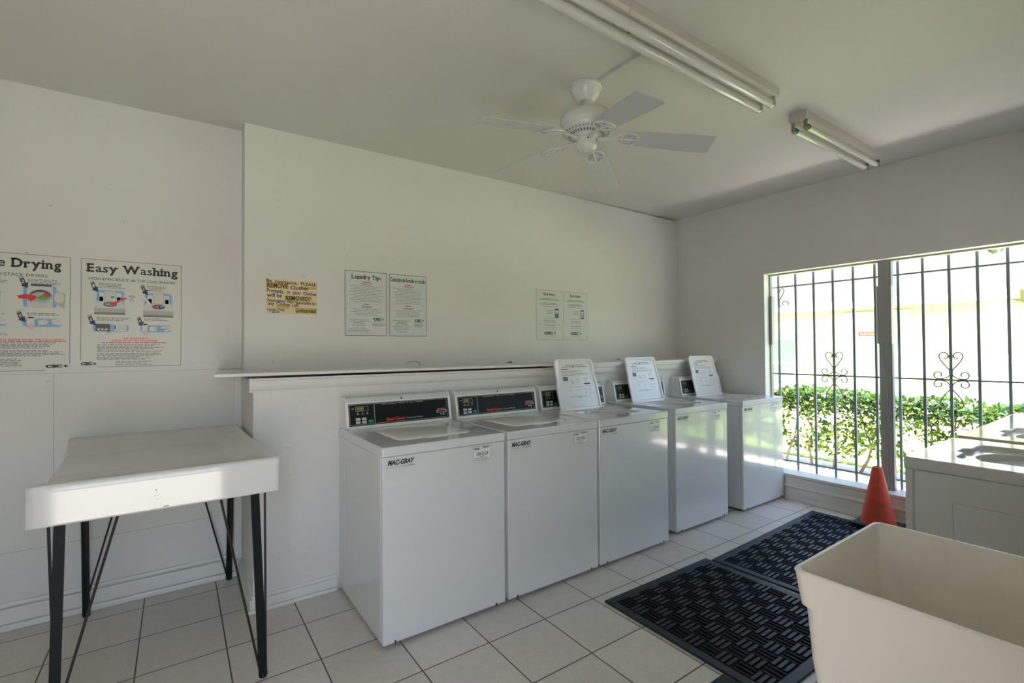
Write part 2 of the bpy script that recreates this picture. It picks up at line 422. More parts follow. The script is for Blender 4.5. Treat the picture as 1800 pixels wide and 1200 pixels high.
# window frame
wr = bpy.data.objects.new('window_1', None); COL.objects.link(wr); wr.location = (XR+.1, 1.38, .224); struct(wr)
def wpart(name, mb, bevel=.002): 
    return mb.build(name, wr, origin=wr.location, bevel=bevel)
FX0, FX1 = 4.540, 4.582
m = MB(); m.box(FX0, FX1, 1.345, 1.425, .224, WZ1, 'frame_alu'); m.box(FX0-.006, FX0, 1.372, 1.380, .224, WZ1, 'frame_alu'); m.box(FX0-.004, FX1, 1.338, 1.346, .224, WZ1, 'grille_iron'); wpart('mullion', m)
m = MB(); m.box(FX0-.012, FX1, 1.337, 1.432, 1.365, 1.818, 'frame_alu'); wpart('cover_plate', m)
m = MB(); m.box(FX0, FX1, WY1-.012, WY1, .224, WZ1, 'frame_alu'); m.box(FX0, FX1, WY0, WY0+.012, .224, WZ1, 'frame_alu'); wpart('jamb_strip', m)
m = MB(); m.box(FX0-.01, FX1, WY1-.028, WY1-.012, 1.365, 1.818, 'frame_alu'); wpart('cover_plate', m)
m = MB(); m.box(FX0-.01, FX1, WY0, WY1, WZ1-.014, WZ1, 'frame_alu'); wpart('head_strip', m)

# other walls (behind the camera): front wall with the open doorway the camera looks through and an unseen window placed and sized for its light; plain left wall
DX0, DX1, DH = -.70, .30, 1.92
b = MB(); y0, y1 = YF-.15, YF
b.box(XW-.15, DX0, y0, y1, 0, 2.8, 'wall_paint'); b.box(DX0, DX1, y0, y1, DH, 2.8, 'wall_paint'); F1 = (3.1, 3.7, 1.30, 1.75)
b.box(DX1, F1[0], y0, y1, 0, 2.8, 'wall_paint'); b.box(F1[0], F1[1], y0, y1, 0, F1[2], 'wall_paint'); b.box(F1[0], F1[1], y0, y1, F1[3], 2.8, 'wall_paint'); b.box(F1[1], XR+.15, y0, y1, 0, 2.8, 'wall_paint')
struct(b.build('wall_front'))
struct(MB().box(XW-.15, XW, YF-.15, 3.5, 0, 2.8, 'wall_paint').build('wall_left'))

# ------------------------------------------------------------------ washing machines
HW, DEP = .332, .704
def recess_outline(inset=0.0):
    i = inset; p = []
    p += [(-.206+i, .498-i), (-.206+i, .150), ]
    p += [(-.190+i*.6, .128+i*.8), (-.165, .120+i)]
    p += [(-.062, .120+i), (-.046+i*0, .096+i), (.046, .096+i), (.062, .120+i)]
    p += [(.165, .120+i), (.190-i*.6, .128+i*.8), (.206-i, .150), (.206-i, .498-i)]
    return p
def make_top(parent):
    bm = bmesh.new(); Z1, Z0, ZR = .905, .863, .888
    out = [(-HW,-.003),(HW,-.003),(HW,DEP-.004),(-HW,DEP-.004)]
    rec = recess_outline(); NC = 36; CR = .168; CC = (0, .315)
    circ = [(CC[0]+CR*cos(2*pi*i/NC), CC[1]+CR*sin(2*pi*i/NC)) for i in range(NC)]
    def loop(pts, z): return [bm.verts.new((x, y, z)) for x, y in pts]
    def ring(a, b):
        for i in range(len(a)): j = (i+1) % len(a); bm.faces.new((a[i], a[j], b[j], b[i]))
    def edges(l): return [bm.edges.get((l[i], l[(i+1) % len(l)])) or bm.edges.new((l[i], l[(i+1) % len(l)])) for i in range(len(l))]
    o1, o0 = loop(out, Z1), loop(out, Z0)
    ring(o0, o1)
    r1, r0 = loop(rec, Z1), loop(recess_outline(.004), ZR); ring(r1, r0)
    bmesh.ops.triangle_fill(bm, use_beauty=True, use_dissolve=False, edges=edges(o1)+edges(r1))
    c1 = loop(circ, ZR); c2 = loop([(CC[0]+(x-CC[0])*.97, CC[1]+(y-CC[1])*.97) for x, y in circ], ZR-.02); c3 = loop([(CC[0]+(x-CC[0])*.97, CC[1]+(y-CC[1])*.97) for x, y in circ], ZR-.05)
    bmesh.ops.triangle_fill(bm, use_beauty=True, use_dissolve=False, edges=edges(r0)+edges(c1))
    ring(c1, c2); ring(c2, c3)
    bmesh.ops.recalc_face_normals(bm, faces=bm.faces)
    me = bpy.data.meshes.new('top_panel'); bm.to_mesh(me); bm.free(); me.materials.append(MATS['enamel'])
    ob = bpy.data.objects.new('top_panel', me); COL.objects.link(ob); ob.parent = parent
    md = ob.modifiers.new('bevel', 'BEVEL'); md.width = .006; md.segments = 3; md.limit_method = 'ANGLE'; md.angle_limit = radians(40)
    return ob

CY0, CZ0, CY1, CZ1 = .577, .906, .604, 1.048        # sloping console face
cn = Vector((0, -(CZ1-CZ0), CY1-CY0)).normalized(); cu = Vector((0, CY1-CY0, CZ1-CZ0)).normalized(); CL = math.hypot(CY1-CY0, CZ1-CZ0)

def lid_mesh(parent, opened):
    """lid hinged at its back edge; local origin on the hinge line, closed lid runs towards -y"""
    L, W, TH = .385, .203, .017
    piv = bpy.data.objects  # noqa
    def outl(i):
        pts = [(-W+i, -.0-i)]
        pts += [(-W+i, -L*.52)]
        pts += [(-W+.008+i, -L*.56)]
        r = .035
        for k in range(7):
            a = pi + (pi/2)*k/6; pts.append((-W+.008+i+r + (r)*cos(a), -L+i+r + r*sin(a)))
        for k in range(7):
            a = 1.5*pi + (pi/2)*k/6; pts.append((W-.008-i-r + r*cos(a), -L+i+r + r*sin(a)))
        pts += [(W-.008-i, -L*.56), (W-i, -L*.52), (W-i, -i)]
        return pts
    bm = bmesh.new()
    def loop(pts, z): return [bm.verts.new((x, y, z)) for x, y in pts]
    def ring(a, b):
        for i in range(len(a)): j = (i+1) % len(a); bm.faces.new((a[i], a[j], b[j], b[i]))
    zt = .013
    A = [loop(outl(.020), zt+.0015), loop(outl(.005), zt-.001), loop(outl(0), zt-.005), loop(outl(0), zt-TH), loop(outl(.006), zt-TH-.002), loop(outl(.016), zt-TH-.001), loop(outl(.022), zt-TH+.008)]
    for i in range(len(A)-1): ring(A[i], A[i+1])
    bm.faces.new(A[0]); bm.faces.new(A[-1])
    bmesh.ops.recalc_face_normals(bm, faces=bm.faces)
    me = bpy.data.meshes.new('lid'); bm.to_mesh(me); bm.free(); me.materials.append(MATS['enamel_lid'])
    me.polygons.foreach_set('use_smooth', [True]*len(me.polygons)); me.set_sharp_from_angle(angle=radians(50))
    ob = bpy.data.objects.new('lid', me); COL.objects.link(ob); ob.parent = parent; ob.location = (0, .500, .8935)
    if opened: ob.rotation_euler = (-radians(90+14.5), 0, 0)
    else: ob.location.z = .8945
    # printing on the underside (seen when open)
    z = zt-TH+.0075
    art = Art((-.16, -L+.028, z), (1,0,0), (0,1,0), (0,0,-1), .32, .32)
    D = 'print_faint'
    art.rect(.03,.03,.99,.86,'enamel_lid',.4)
    art.lines(.22, .80, .055, .014, 'print_black', 3, jitter=.02); art.lines(.12, .90, .095, .014, 'print_black', 4, jitter=.02); art.rect(.44,.085,.48,.112,'print_black',2)
    art.lines(.08, .30, .15, .016, 'print_black', 5, jitter=0)
    for q, (v, e) in enumerate(((.19,.75),(.215,.62),(.24,.8),(.27,.98),(.295,.9))): art.lines(.10, e, v, .009, D, 10+q, jitter=.1)
    art.rect(.10,.335,.24,.43,'print_black'); 
    for q in range(5): art.rect(.12, .35+.016*q, .22, .354+.016*q, 'print_grey', 2)
    art.ell(.17,.48,.05,.03,'print_grey'); art.ell(.17,.48,.044,.025,'enamel_lid',2)
    art.rect(.355,.38,.362,.5,D); art.poly([(.385,.43),(.395,.43),(.405,.5),(.39,.5)],'print_black'); art.rect(.33,.40,.337,.49,D)
    art.ell(.53,.44,.055,.06,'print_grey'); art.ell(.53,.44,.047,.052,'enamel_lid',2); art.rect(.50,.41,.56,.416,D,3); art.rect(.51,.46,.55,.466,D,3)
    art.lines(.72,.9,.38,.01,D,21); art.poly([(.72,.41),(.74,.41),(.82,.45),(.81,.455)],D)
    art.rect(.72,.50,.92,.53,'print_black')
    art.lines(.76,.9,.56,.014,D,22)
    art.lines(.18,.62,.575,.008,D,23,jitter=0)
    for q, (u, v) in enumerate(((.26,.66),(.52,.66),(.74,.65),(.88,.66),(.74,.73),(.88,.74))):
        art.ell(u, v, .035, .025, 'print_grey'); art.ell(u, v, .028, .019, 'enamel_lid', 2); art.rect(u-.015, v-.004, u+.015, v+.003, D, 3)
    art.lines(.20,.62,.79,.008,D,31,jitter=0); art.lines(.24,.85,.81,.008,D,32,jitter=0); art.lines(.48,.6,.835,.008,D,33,jitter=0)
    art.build('instruction_lettering', ob)
    return ob

def tag_art(num):
    a = Art((.139, -.0008, .851), (1,0,0), (0,0,-1), (0,-1,0), .101, .067)
    a.rect(0,0,1,1,'sticker'); a.frame(0,0,1,1,.018,'print_faint',2)
    a.rect(.05,.10,.34,.24,'print_faint',2); a.rect(.33,.05,.36,.3,'print_faint',2); a.rect(.55,.07,.95,.14,'print_black',2)
    a.text(num, .17, .88, .68, .25, 'print_black', off=.012)
    a.lines(.36,.66,.75,.05,'print_faint',2,jitter=0,fill=3); a.lines(.1,.9,.86,.045,'print_faint',5,jitter=.1,fill=3)
    return a

def make_washer(opened):
    root = bpy.data.objects.new('washing_machine', None); COL.objects.link(root); root.empty_display_size = .1
    m = MB().box(-.330, .330, 0, .026, .022, .861, 'enamel'); fp = m.build('front_panel', root, bevel=.005, seg=3)
    for sx in (-1, 1):
        MB().box(sx*.272-.004, sx*.272+.004, -.0025, .002, .020, .034, 'dark_metal').build('clip', fp)
    m = MB().box(-.3295, .3295, .0285, .700, .022, .861, 'enamel').box(-.324, .324, .01, .69, .024, .866, 'enamel')
    cb = m.build('cabinet', root, bevel=.004)
    for sx in (-1, 1):      # pressed outline on the side panels
        e = MB()
        X0, X1 = (sx*.3295, sx*.3302)
        xa, xb = min(X0, X1), max(X0, X1)
        for y0, y1, z0, z1 in ((.14,.56,.758,.760),(.14,.142,.20,.760),(.558,.560,.20,.760)): e.box(xa, xb, y0, y1, z0, z1, 'print_grey')
        e.build('side_pressing_groove', cb)
    for sx in (-1, 1):
        for y in (.06, .64):
            MB().lathe([(.018,0),(.018,.012),(.010,.014),(.010,.030)], 'dark_metal', (sx*.27, y, 0), 14).build('foot', root)
    make_top(root)
    # basket and agitator
    m = MB()
    C = (0, .315, 0)
    m.lathe([(.215,.845),(.163,.846),(.163,.838),(.205,.82),(.21,.45),(.05,.43),(.001,.43)], 'drum_steel', C, 40)
    bk = m.build('wash_basket', root, smooth=40)
    MB().lathe([(.11,.435),(.06,.47),(.045,.6),(.04,.74),(.028,.76),(.001,.762)], 'plastic_white', C, 24).build('agitator', bk, smooth=40)
    lid_mesh(root, opened)
    # console
    pr = [(CY0, CZ0), (CY1, CZ1), (.612, 1.066), (.626, 1.075), (.645, 1.077), (.699, 1.073), (.699, .904), (.60, .904)]
    m = MB().prism(pr, 'x', -.318, .318, 'enamel')
    con = m.build('console', root, smooth=35)
    fr = MB()
    def face(u, v, k): return Vector((u, CY0, CZ0)) + cu*v + cn*k
    def slab(m_, u0, u1, v0, v1, k0, k1, mat):
        pts = [face(u0,v0,k0),face(u1,v0,k0),face(u1,v1,k0),face(u0,v1,k0),face(u0,v0,k1),face(u1,v0,k1),face(u1,v1,k1),face(u0,v1,k1)]
        m_.add(pts, [(0,3,2,1),(4,5,6,7),(0,1,5,4),(1,2,6,5),(2,3,7,6),(3,0,4,7)], mat)
    slab(fr, -.324,.324, -.001,.016, -.004,.005,'plastic_white'); slab(fr, -.324,.324, CL-.006,CL+.003, -.004,.005,'plastic_white')
    slab(fr, -.324,-.307, .0,CL, -.004,.005,'plastic_white'); slab(fr, .307,.324, .0,CL, -.004,.005,'plastic_white')
    fr.build('console_frame', con, bevel=.002)
    for sx in (-1, 1):
        m = MB().prism([(CY0-.003, CZ0-.001), (CY1-.003, CZ1), (.610, 1.068), (.626, 1.079), (.645, 1.081), (.700, 1.076), (.700, .9035)], 'x', sx*.3195-.0045, sx*.3195+.0045, 'plastic_white')
        m.box(sx*.324-.0006, sx*.324+.0006, .607, .613, 1.055, 1.061, 'dark_metal')
        m.build('end_cap', con, bevel=.0015)
    w_, h_ = .614, CL-.022
    o = face(-.307, CL-.006, .0006)
    a = Art(o, (1,0,0), -cu, cn, w_, h_)
    a.rect(0,0,1,1,'panel_black',0)
    a.frame(.008,.03,.985,.955,.004,'panel_line',1); a.rect(.235,.05,.241,.93,'panel_line',1)
    a.text('PERMANENT  PRESS  &  ALL  FABRIC', .31, .73, .115, .045, 'print_grey')
    a.text('Speed Queen', .345, .535, .87, .13, 'print_red', off=.03, shear=.25)
    a.text('Commercial Washer', .545, .72, .86, .085, 'print_grey')
    a.lines(.03,.05,.20,.03,'print_grey',3,jitter=0); 
    for q in range(3): a.ell(.085+.043*q,.42,.006,.022,'print_grey'); a.rect(.07+.043*q,.47,.095+.043*q,.49,'print_grey')
    pn = a.build('control_panel', con)
    a = Art(o, (1,0,0), -cu, cn, w_, h_)
    a.rect(.065,.12,.18,.34,'panel_line',2); a.rect(.069,.135,.176,.325,'panel_black',3); a.rect(.075,.15,.14,.31,'lcd',4)
    seg = {'1':'bc','5':'afgcd','0':'abcdef'}
    for q, c in enumerate('150'):
        u0 = .082+.019*q; v0 = .18; w2, h2 = .011, .11
        S = {'a':(0,0,1,.1),'g':(0,.45,1,.55),'d':(0,.9,1,1),'f':(0,0,.18,.5),'e':(0,.5,.18,1),'b':(.82,0,1,.5),'c':(.82,.5,1,1)}
        for k in seg[c]: x = S[k]; a.rect(u0+x[0]*w2, v0+x[1]*h2, u0+x[2]*w2, v0+x[3]*h2, 'lcd_digit', 5)
    a.build('display', con)
    for u in (.062, .118):
        for v in (.64, .79):
            bt = MB(); slab(bt, -.307+u*w_, -.307+(u+.042)*w_, CL-.006-(v+.115)*h_, CL-.006-v*h_, 0, .0022, 'key_grey'); bt.build('selection_button', con, bevel=.0008)
    bt = MB(); slab(bt, -.307+.178*w_, -.307+.222*w_, CL-.006-.89*h_, CL-.006-.76*h_, 0, .0022, 'key_green'); bt.build('start_button', con, bevel=.0008)
    a = Art(o, (1,0,0), -cu, cn, w_, h_)
    a.rect(.875,.50,.965,.56,'print_red',2); a.rect(.866,.585,.975,.71,'key_grey',2); a.rect(.876,.61,.965,.685,'panel_black',3)
    a.ell(.94,.80,.012,.045,'print_grey',2); a.poly([(.90,.76),(.918,.76),(.912,.83),(.906,.83)],'print_grey',2)
    a.build('card_slot', con)
    MB().add([(.004+.006*cos(2*pi*i/12), .6065+.0035*sin(2*pi*i/12)-.002, 1.0595+.006*sin(2*pi*i/12)) for i in range(12)], [tuple(range(12))], 'print_black').build('screw_hole', con)
    a = Art((-.306, -.0006, .846), (1,0,0), (0,0,-1), (0,-1,0), .13, .04)
    a.text('MAC-GRAY', 0, 1, .58, .52, 'print_black', off=.045, shear=.28)
    a.text('For Service Call 1-800-', 0, .72, .93, .15, 'print_faint'); a.lines(.74,1.0,.79,.12,'print_faint',3,jitter=0,fill=2)
    a.build('maker_lettering', root)
    return root

LBL = [
 (1.084, 2.090, 0, '268-DGB', 'white top-load washer with shut lid, the one nearest the hairpin-legged table'),
 (1.765, 2.090, 0, '275-DGB', 'white top-load washer with shut lid, between another shut one and a raised lid'),
 (2.446, 2.092, 1, '271-DGB', 'white washer with raised lid standing tight against a shut-lid washer'),
 (3.258, 2.140, 1, '273-DGB', 'white washer with raised lid, standing alone with a gap on either side'),
 (4.098, 2.112, 1, '272-DGB', 'white washer with raised lid in the corner beside the barred window'),
]
GROUP = 'top-load washers along the low wall'
shut = make_washer(False); opn = make_washer(True)
machines = []
used = {0: False, 1: False}
for x, y, op, num, lab in LBL:
    src = opn if op else shut
    r = src if not used[op] else copy_tree(src, skip=('machine_tag',))
    used[op] = True
    r.location = (x, y, 0); tag(r, lab, 'washing machine', GROUP)
    tag_art(num).build('machine_tag', r)
    machines.append(r)
G2 = 'top-load washers by the front wall'
for x, op, lab in ((2.345+.332, 1, 'white washer behind the cream tub, its plain side facing us, lid open'),
                   (3.100+.332, 1, 'second white washer from the cream tub in the row reaching the window, lid open'),
                   (3.768+.332, 0, 'white washer with shut lid farthest from the cream tub, close against the barred window')):
    r = copy_tree(opn if op else shut)
    r.location = (x, .660, 0); r.rotation_euler = (0, 0, pi); r.scale = (1, 1, 1.007)
    tag(r, lab, 'washing machine', G2)

# ------------------------------------------------------------------ fibreglass folding table on hairpin legs
tb = empty('folding_table', (-.03, 2.78, 0), 'glossy white moulded table with a deep front apron on thin black hairpin legs', 'table')
O = tb.location.copy()
rows = [2.214, 2.222, 2.26, 2.32, 2.40, 2.50, 2.65, 2.80, 2.95, 3.05, 3.12, 3.145, 3.20, 3.27, 3.322, 3.332]
def xl(y):
    K = [(2.2,-.405),(2.222,-.402),(2.27,-.362),(2.5,-.398),(2.9,-.412),(3.13,-.435),(3.34,-.449)]
    for (a, p), (b_, q) in zip(K, K[1:]):
        if y <= b_: return p + (q-p)*max(0, (y-a))/(b_-a)
    return K[-1][1]
def xr(y):
    K = [(2.2,.352),(2.8,.314),(3.34,.296)]
    for (a, p), (b_, q) in zip(K, K[1:]):
        if y <= b_: return p + (q-p)*max(0, (y-a))/(b_-a)
    return K[-1][1]
NX = 26
def zt(x, y):
    r = max(0, min(1, (x-(xr(y)-.11))/.098)); bk = max(0, min(1, (y-3.125)/.197)); f = max(0, min(1, (2.47-y)/.25))
    return .852 + .048*max(r, bk, f*f*(3-2*f))
V = []; Fc = []
for y in rows:
    a, c = xl(y), xr(y)
    xs = [a + (c-.11-a)*i/(NX-9) for i in range(NX-8)] + [c-.11 + .11*k/8 for k in range(1, 9)]
    for x in xs: V.append((x, y, zt(x, y)))
for j in range(len(rows)-1):
    for i in range(NX-1): k = j*NX+i; Fc.append((k, k+1, k+1+NX, k+NX))
# skirts: front apron (deep), right, back, left (shallow)
def skirt(idx, off):
    prev = idx
    for dx, dy, dz in off:
        cur = []
        for i in idx: x, y, z = V[i]; cur.append(len(V)); V.append((x+dx, y+dy, z+dz))
        for k in range(len(idx)-1): Fc.append((prev[k], cur[k], cur[k+1], prev[k+1]))
        prev = cur
front = list(range(NX)); right = [j*NX+NX-1 for j in range(len(rows))]; back = [(len(rows)-1)*NX+i for i in range(NX)][::-1]; left = [j*NX for j in range(len(rows))][::-1]
skirt(front, [(0,-.006,-.003),(0,-.010,-.010),(0,-.0122,-.024),(0,-.0124,-.030),(0,-.0140,-.132),(0,-.0141,-.138)])
skirt(right, [(.003,0,-.002),(.005,0,-.008),(.006,0,-.11)])
skirt(back, [(0,.003,-.003),(0,.005,-.10)])
skirt(left, [(-.003,0,-.004),(-.004,0,-.035)])
m = MB().add(V, Fc, 'gelcoat'); top = m.build('table_top', tb, origin=O, smooth=50, weld=True)
sd = top.modifiers.new('sol', 'SOLIDIFY'); sd.thickness = .006; sd.offset = -1
ap = MB()
for cx, cz, w2, h2 in ((-.06,.835,.004,.006),(-.055,.815,.005,.002),(-.063,.815,.002,.005),(-.057,.800,.006,.0015),(-.03,.771,.016,.0035)):
    y = 2.214-.0125-.0016
    MB().quad((cx-w2/2,y,cz-h2/2),(cx+w2/2,y,cz-h2/2),(cx+w2/2,y,cz+h2/2),(cx-w2/2,y,cz+h2/2),'print_faint').build('speck', tb, origin=O)
def hairpin(foot, bar_top, r1, r2):
    m = MB(); f = Vector(foot)
    m.bar(f+Vector((0,0,.006)), bar_top, .030, .012, 'iron_leg', side=(1,.2,0))
    m.tube([r1, f+Vector((.010,0,.03)), f+Vector((.006,0,.006))], .0045, 'iron_rod', 8)
    m.tube([r2, f+Vector((-.012,0,.03)), f+Vector((-.006,0,.006))], .0045, 'iron_rod', 8)
    m.lathe([(.001,0),(.014,.002),(.016,.010),(.010,.022),(.001,.024)], 'iron_leg', tuple(f), 12)
    return m.build('leg', tb, origin=O)
hairpin((.296,2.228,0), (.262,2.238,.862), (.306,2.262,.868), (.128,2.30,.852))
hairpin((.256,3.285,0), (.266,3.25,.86), (.262,3.15,.85), (.05,3.27,.85))
hairpin((-.372,3.255,0), (-.385,3.24,.85), (-.37,3.16,.85), (-.185,3.25,.85))
hairpin((-.338,2.225,0), (-.325,2.245,.872), (-.362,2.262,.866), (-.145,2.27,.866))

# ------------------------------------------------------------------ cream laundry tub, right foreground
TX0, TX1, TY0, TY1, TZ = 1.213, 1.752, -.035, .569, .812
tub = empty('laundry_tub', ((TX0+TX1)/2, (TY0+TY1)/2, 0), 'deep cream plastic laundry tub with a thick band around its rim', 'laundry tub')
O = tub.location.copy()
def rr(x0, x1, y0, y1, r, z, n=6):
    p = []
    for cx, cy, a in ((x1-r, y1-r, 0), (x0+r, y1-r, pi/2), (x0+r, y0+r, pi), (x1-r, y0+r, 1.5*pi)):
        for i in range(n): q = a + pi/2*i/(n-1); p.append((cx+r*cos(q), cy+r*sin(q), z))
    return p
def shrink(d, r, z): return rr(TX0+d, TX1-d, TY0+d, TY1-d, r, z)
L = [shrink(.038,.04,.46), shrink(.026,.032,.60), shrink(.0185,.030,.733), shrink(.018,.03,.735), shrink(.0110,.03,.7275), shrink(.0105,.03,.731), shrink(.003,.026,.803), shrink(.001,.026,.808), shrink(.004,.026,.812), shrink(.011,.024,.812), shrink(.015,.022,.807), shrink(.028,.035,.70), shrink(.052,.05,.50), shrink(.09,.06,.475)]
n = len(L[0]); V = [p for l in L for p in l]; Fc = []
for k in range(len(L)-1):
    for i in range(n): j = (i+1) % n; Fc.append((k*n+i, k*n+j, (k+1)*n+j, (k+1)*n+i))
Fc.append(tuple(range((len(L)-1)*n, len(L)*n))); Fc.append(tuple(range(n))[::-1])
bs = MB().add(V, Fc, 'tub_plastic').build('basin', tub, origin=O, smooth=38)
MB().lathe([(.03,.4765),(.026,.479),(.012,.4775),(.001,.4775)], 'drum_steel', ((TX0+TX1)/2, (TY0+TY1)/2, 0), 20).build('drain', bs, origin=O)
for sx in (0, 1):
    for sy in (0, 1):
        x = TX0+.11 if sx == 0 else TX1-.11; y = TY0+.11 if sy == 0 else TY1-.11
        MB().bar((x, y, .47), (x + (-.02 if sx == 0 else .02), y + (-.02 if sy == 0 else .02), 0), .035, .035, 'tub_plastic').build('leg', tub, origin=O, bevel=.004)

# ------------------------------------------------------------------ rubber mats
def mat_mesh(W, H, name, loc, rot, label):
    m = MB(); bd = .048
    m.box(-W/2, W/2, -H/2, -H/2+bd, 0, .010, 'rubber'); m.box(-W/2, W/2, H/2-bd, H/2, 0, .010, 'rubber')
    m.box(-W/2, -W/2+bd, -H/2+bd, H/2-bd, 0, .010, 'rubber'); m.box(W/2-bd, W/2, -H/2+bd, H/2-bd, 0, .010, 'rubber')
    root = m.build(name, origin=(0,0,0), bevel=.004)
    g = MB(); g.box(-W/2+bd, W/2-bd, -H/2+bd, H/2-bd, .0005, .004, 'rubber_base')
    P = .0765; nx = max(1, round((W-2*bd)/P)); ny = max(1, round((H-2*bd)/P)); px = (W-2*bd)/nx; py = (H-2*bd)/ny
    for i in range(nx):
        for j in range(ny):
            x = -W/2+bd+px*i; y = -H/2+bd+py*j
            for k in range(3):
                if (i+j) % 2 == 0:
                    yy = y + py*(k+.5)/3; g.box(x+.002, x+px-.002, yy-.0075, yy+.0075, .003, .0125, 'rubber')
                else:
                    xx = x + px*(k+.5)/3; g.box(xx-.0055, xx+.0055, y+.002, y+py-.002, .003, .0095, 'rubber_base')
    g.build('basketweave_grid', root)
    root.location = loc; root.rotation_euler = (0, 0, rot)
    return tag(root, label, 'floor mat', 'black rubber floor mats')
mat_mesh(.897, .885, 'rubber_mat', (2.300, 1.364, 0), radians(-.8), 'square black basketweave rubber mat between the cream tub and the washers')
mat_mesh(1.485, .885, 'rubber_mat', (3.520, 1.345, 0), radians(1.7), 'long black basketweave rubber mat running up to the barred window')
mat_mesh(.90, .50, 'rubber_mat', (1.387, .879, 0), radians(0), 'black rubber mat of which only a corner shows at the bottom of the photo')

# ------------------------------------------------------------------ traffic cone
cone = empty('traffic_cone', (4.262, 1.362, .0128), 'dirty orange traffic cone with a black square base under the window', 'traffic cone')
O = cone.location.copy()
MB().box(O.x-.135, O.x+.135, O.y-.135, O.y+.135, O.z, O.z+.028, 'cone_black').build('base', cone, origin=O, bevel=.012)
MB().lathe([(.112,.026),(.108,.034),(.033,.425),(.028,.436),(.018,.437),(.018,.40),(.001,.40)], 'cone_orange', tuple(O), 32).build('cone_body', cone, origin=O, smooth=40)

# ------------------------------------------------------------------ ceiling fan
FC = Vector((1.746, 1.800, 0)); ZF = zc(FC.x)
fan = empty('ceiling_fan', (FC.x, FC.y, ZF), 'white five-blade ceiling fan on a short rod, blades at rest', 'ceiling fan')
O = fan.location.copy(); c = (FC.x, FC.y, 0)
MB().lathe([(.001,ZF-.0005),(.083,ZF-.001),(.084,ZF-.014),(.078,ZF-.018),(.077,ZF-.026),(.068,ZF-.046),(.046,ZF-.076),(.036,ZF-.082),(.034,ZF-.080),(.018,ZF-.078)], 'fan_white', c, 40).build('canopy', fan, origin=O, smooth=35)
MB().lathe([(.013,ZF-.078),(.013,2.56)], 'fan_white', c, 16).build('downrod', fan, origin=O, smooth=50)
mh = MB().lathe([(.02,2.572),(.05,2.574),(.075,2.571),(.118,2.560),(.133,2.540),(.137,2.517),(.135,2.502),(.130,2.498),(.129,2.482),(.122,2.469),(.108,2.457),(.070,2.449),(.066,2.446)], 'fan_white', c, 56).build('motor_housing', fan, origin=O, smooth=35)
vt = MB()
for i in range(36):
    a = 2*pi*i/36; d = Vector((cos(a), sin(a), 0)); t = Vector((-sin(a), cos(a), 0)); p0 = FC+d*.079+Vector((0,0,2.4496)); p1 = FC+d*.117+Vector((0,0,2.4635)); n = Vector((d.x*.35, d.y*.35, -1)).normalized()*.0012
    vt.add([p0-t*.0028+n, p1-t*.0040+n, p1+t*.0040+n, p0+t*.0028+n], [(0,1,2,3)], 'vent_dark')
vt.build('vent_slots', mh, origin=O)
sh = MB().lathe([(.066,2.448),(.062,2.440),(.053,2.436),(.052,2.408),(.057,2.405),(.057,2.400),(.050,2.383),(.034,2.372),(.001,2.368)], 'fan_white', c, 40).build('switch_housing', fan, origin=O, smooth=35)
d = Vector((-.56,-.83,0)).normalized()
MB().lathe([(.005,-.001),(.005,.001),(.001,.0015)], 'vent_dark', (0,0,0), 10).build('screw_hole', sh).matrix_local = Matrix.Translation(FC+d*.0525+Vector((0,0,2.422))-O) @ d.to_track_quat('Z','Y').to_matrix().to_4x4()
ZB = 2.458
def blade_pts(off):
    pts = []
    for r, w in ((.200,.046),(.215,.054),(.30,.060),(.45,.066),(.60,.069),(.645,.069)): pts.append((r, -w+off))
    for k in range(1, 4): a = -pi/2+pi/2*k/4; pts.append((.645+.015*cos(a), -.054+.015*sin(a)))
    for k in range(0, 4): a = pi/2*k/4; pts.append((.645+.015*cos(a), .054+.015*sin(a)))
    for r, w in ((.645,.069),(.60,.069),(.45,.066),(.30,.060),(.215,.054),(.200,.046)): pts.append((r, w))
    return pts
def blade(k):
    phi = radians(33.8 + 72*k); R = Matrix.Translation(FC+Vector((0,0,ZB))-O) @ Matrix.Rotation(phi, 4, 'Z') @ Matrix.Rotation(radians(8.3+(0,-2,-.8,2.8,-1.7)[k]), 4, 'Y') @ Matrix.Rotation(radians(-11), 4, 'X') @ Matrix.Diagonal((.975,1,1,1))
    b = MB().prism(blade_pts(0), 'z', -.003, .003, 'fan_blade').build('blade', fan, bevel=.0015)
    b.matrix_local = R
    i = MB()
    z = -.0065
    def loop(cx, rx, ry, n=24, a0=0, a1=2*pi): return [(cx+rx*cos(a0+(a1-a0)*q/n), ry*sin(a0+(a1-a0)*q/n), z) for q in range(n+1)]
    # shield-shaped open ring under the blade root, with a centre bar, and the arm back to the motor
    i.tube([(.155,0,z)] + [(.175,.030,z),(.20,.047,z),(.235,.050,z),(.26,.038,z),(.272,.018,z),(.275,0,z),(.272,-.018,z),(.26,-.038,z),(.235,-.050,z),(.20,-.047,z),(.175,-.030,z),(.155,0,z)], .0065, 'fan_white', 8)
    i.tube([(.15,0,z),(.21,0,z-.001),(.272,0,z)], .006, 'fan_white', 8)
    i.tube([(.21,0,z),(.235,.022,z),(.24,.048,z)], .005, 'fan_white', 8); i.tube([(.21,0,z),(.235,-.022,z),(.24,-.048,z)], .005, 'fan_white', 8)
    i.tube([(.158,0,z),(.125,0,z-.002),(.095,0,-.014),(.060,0,-.020)], [.009,.008,.009,.011], 'fan_white', 10)
    i.build('blade_iron', b, smooth=50)
for k in range(5): blade(k)
cab = MB(); zz = zc(1.76)
cab.box(1.752, 1.768, 1.338, 1.712, zz-.011, zz+.0005, 'ceiling_paint')
tag(cab.build('cable_cover', origin=(1.76,1.5,zz-.01), bevel=.002), 'thin white cable cover on the ceiling from the fan to the long light', 'cable cover')

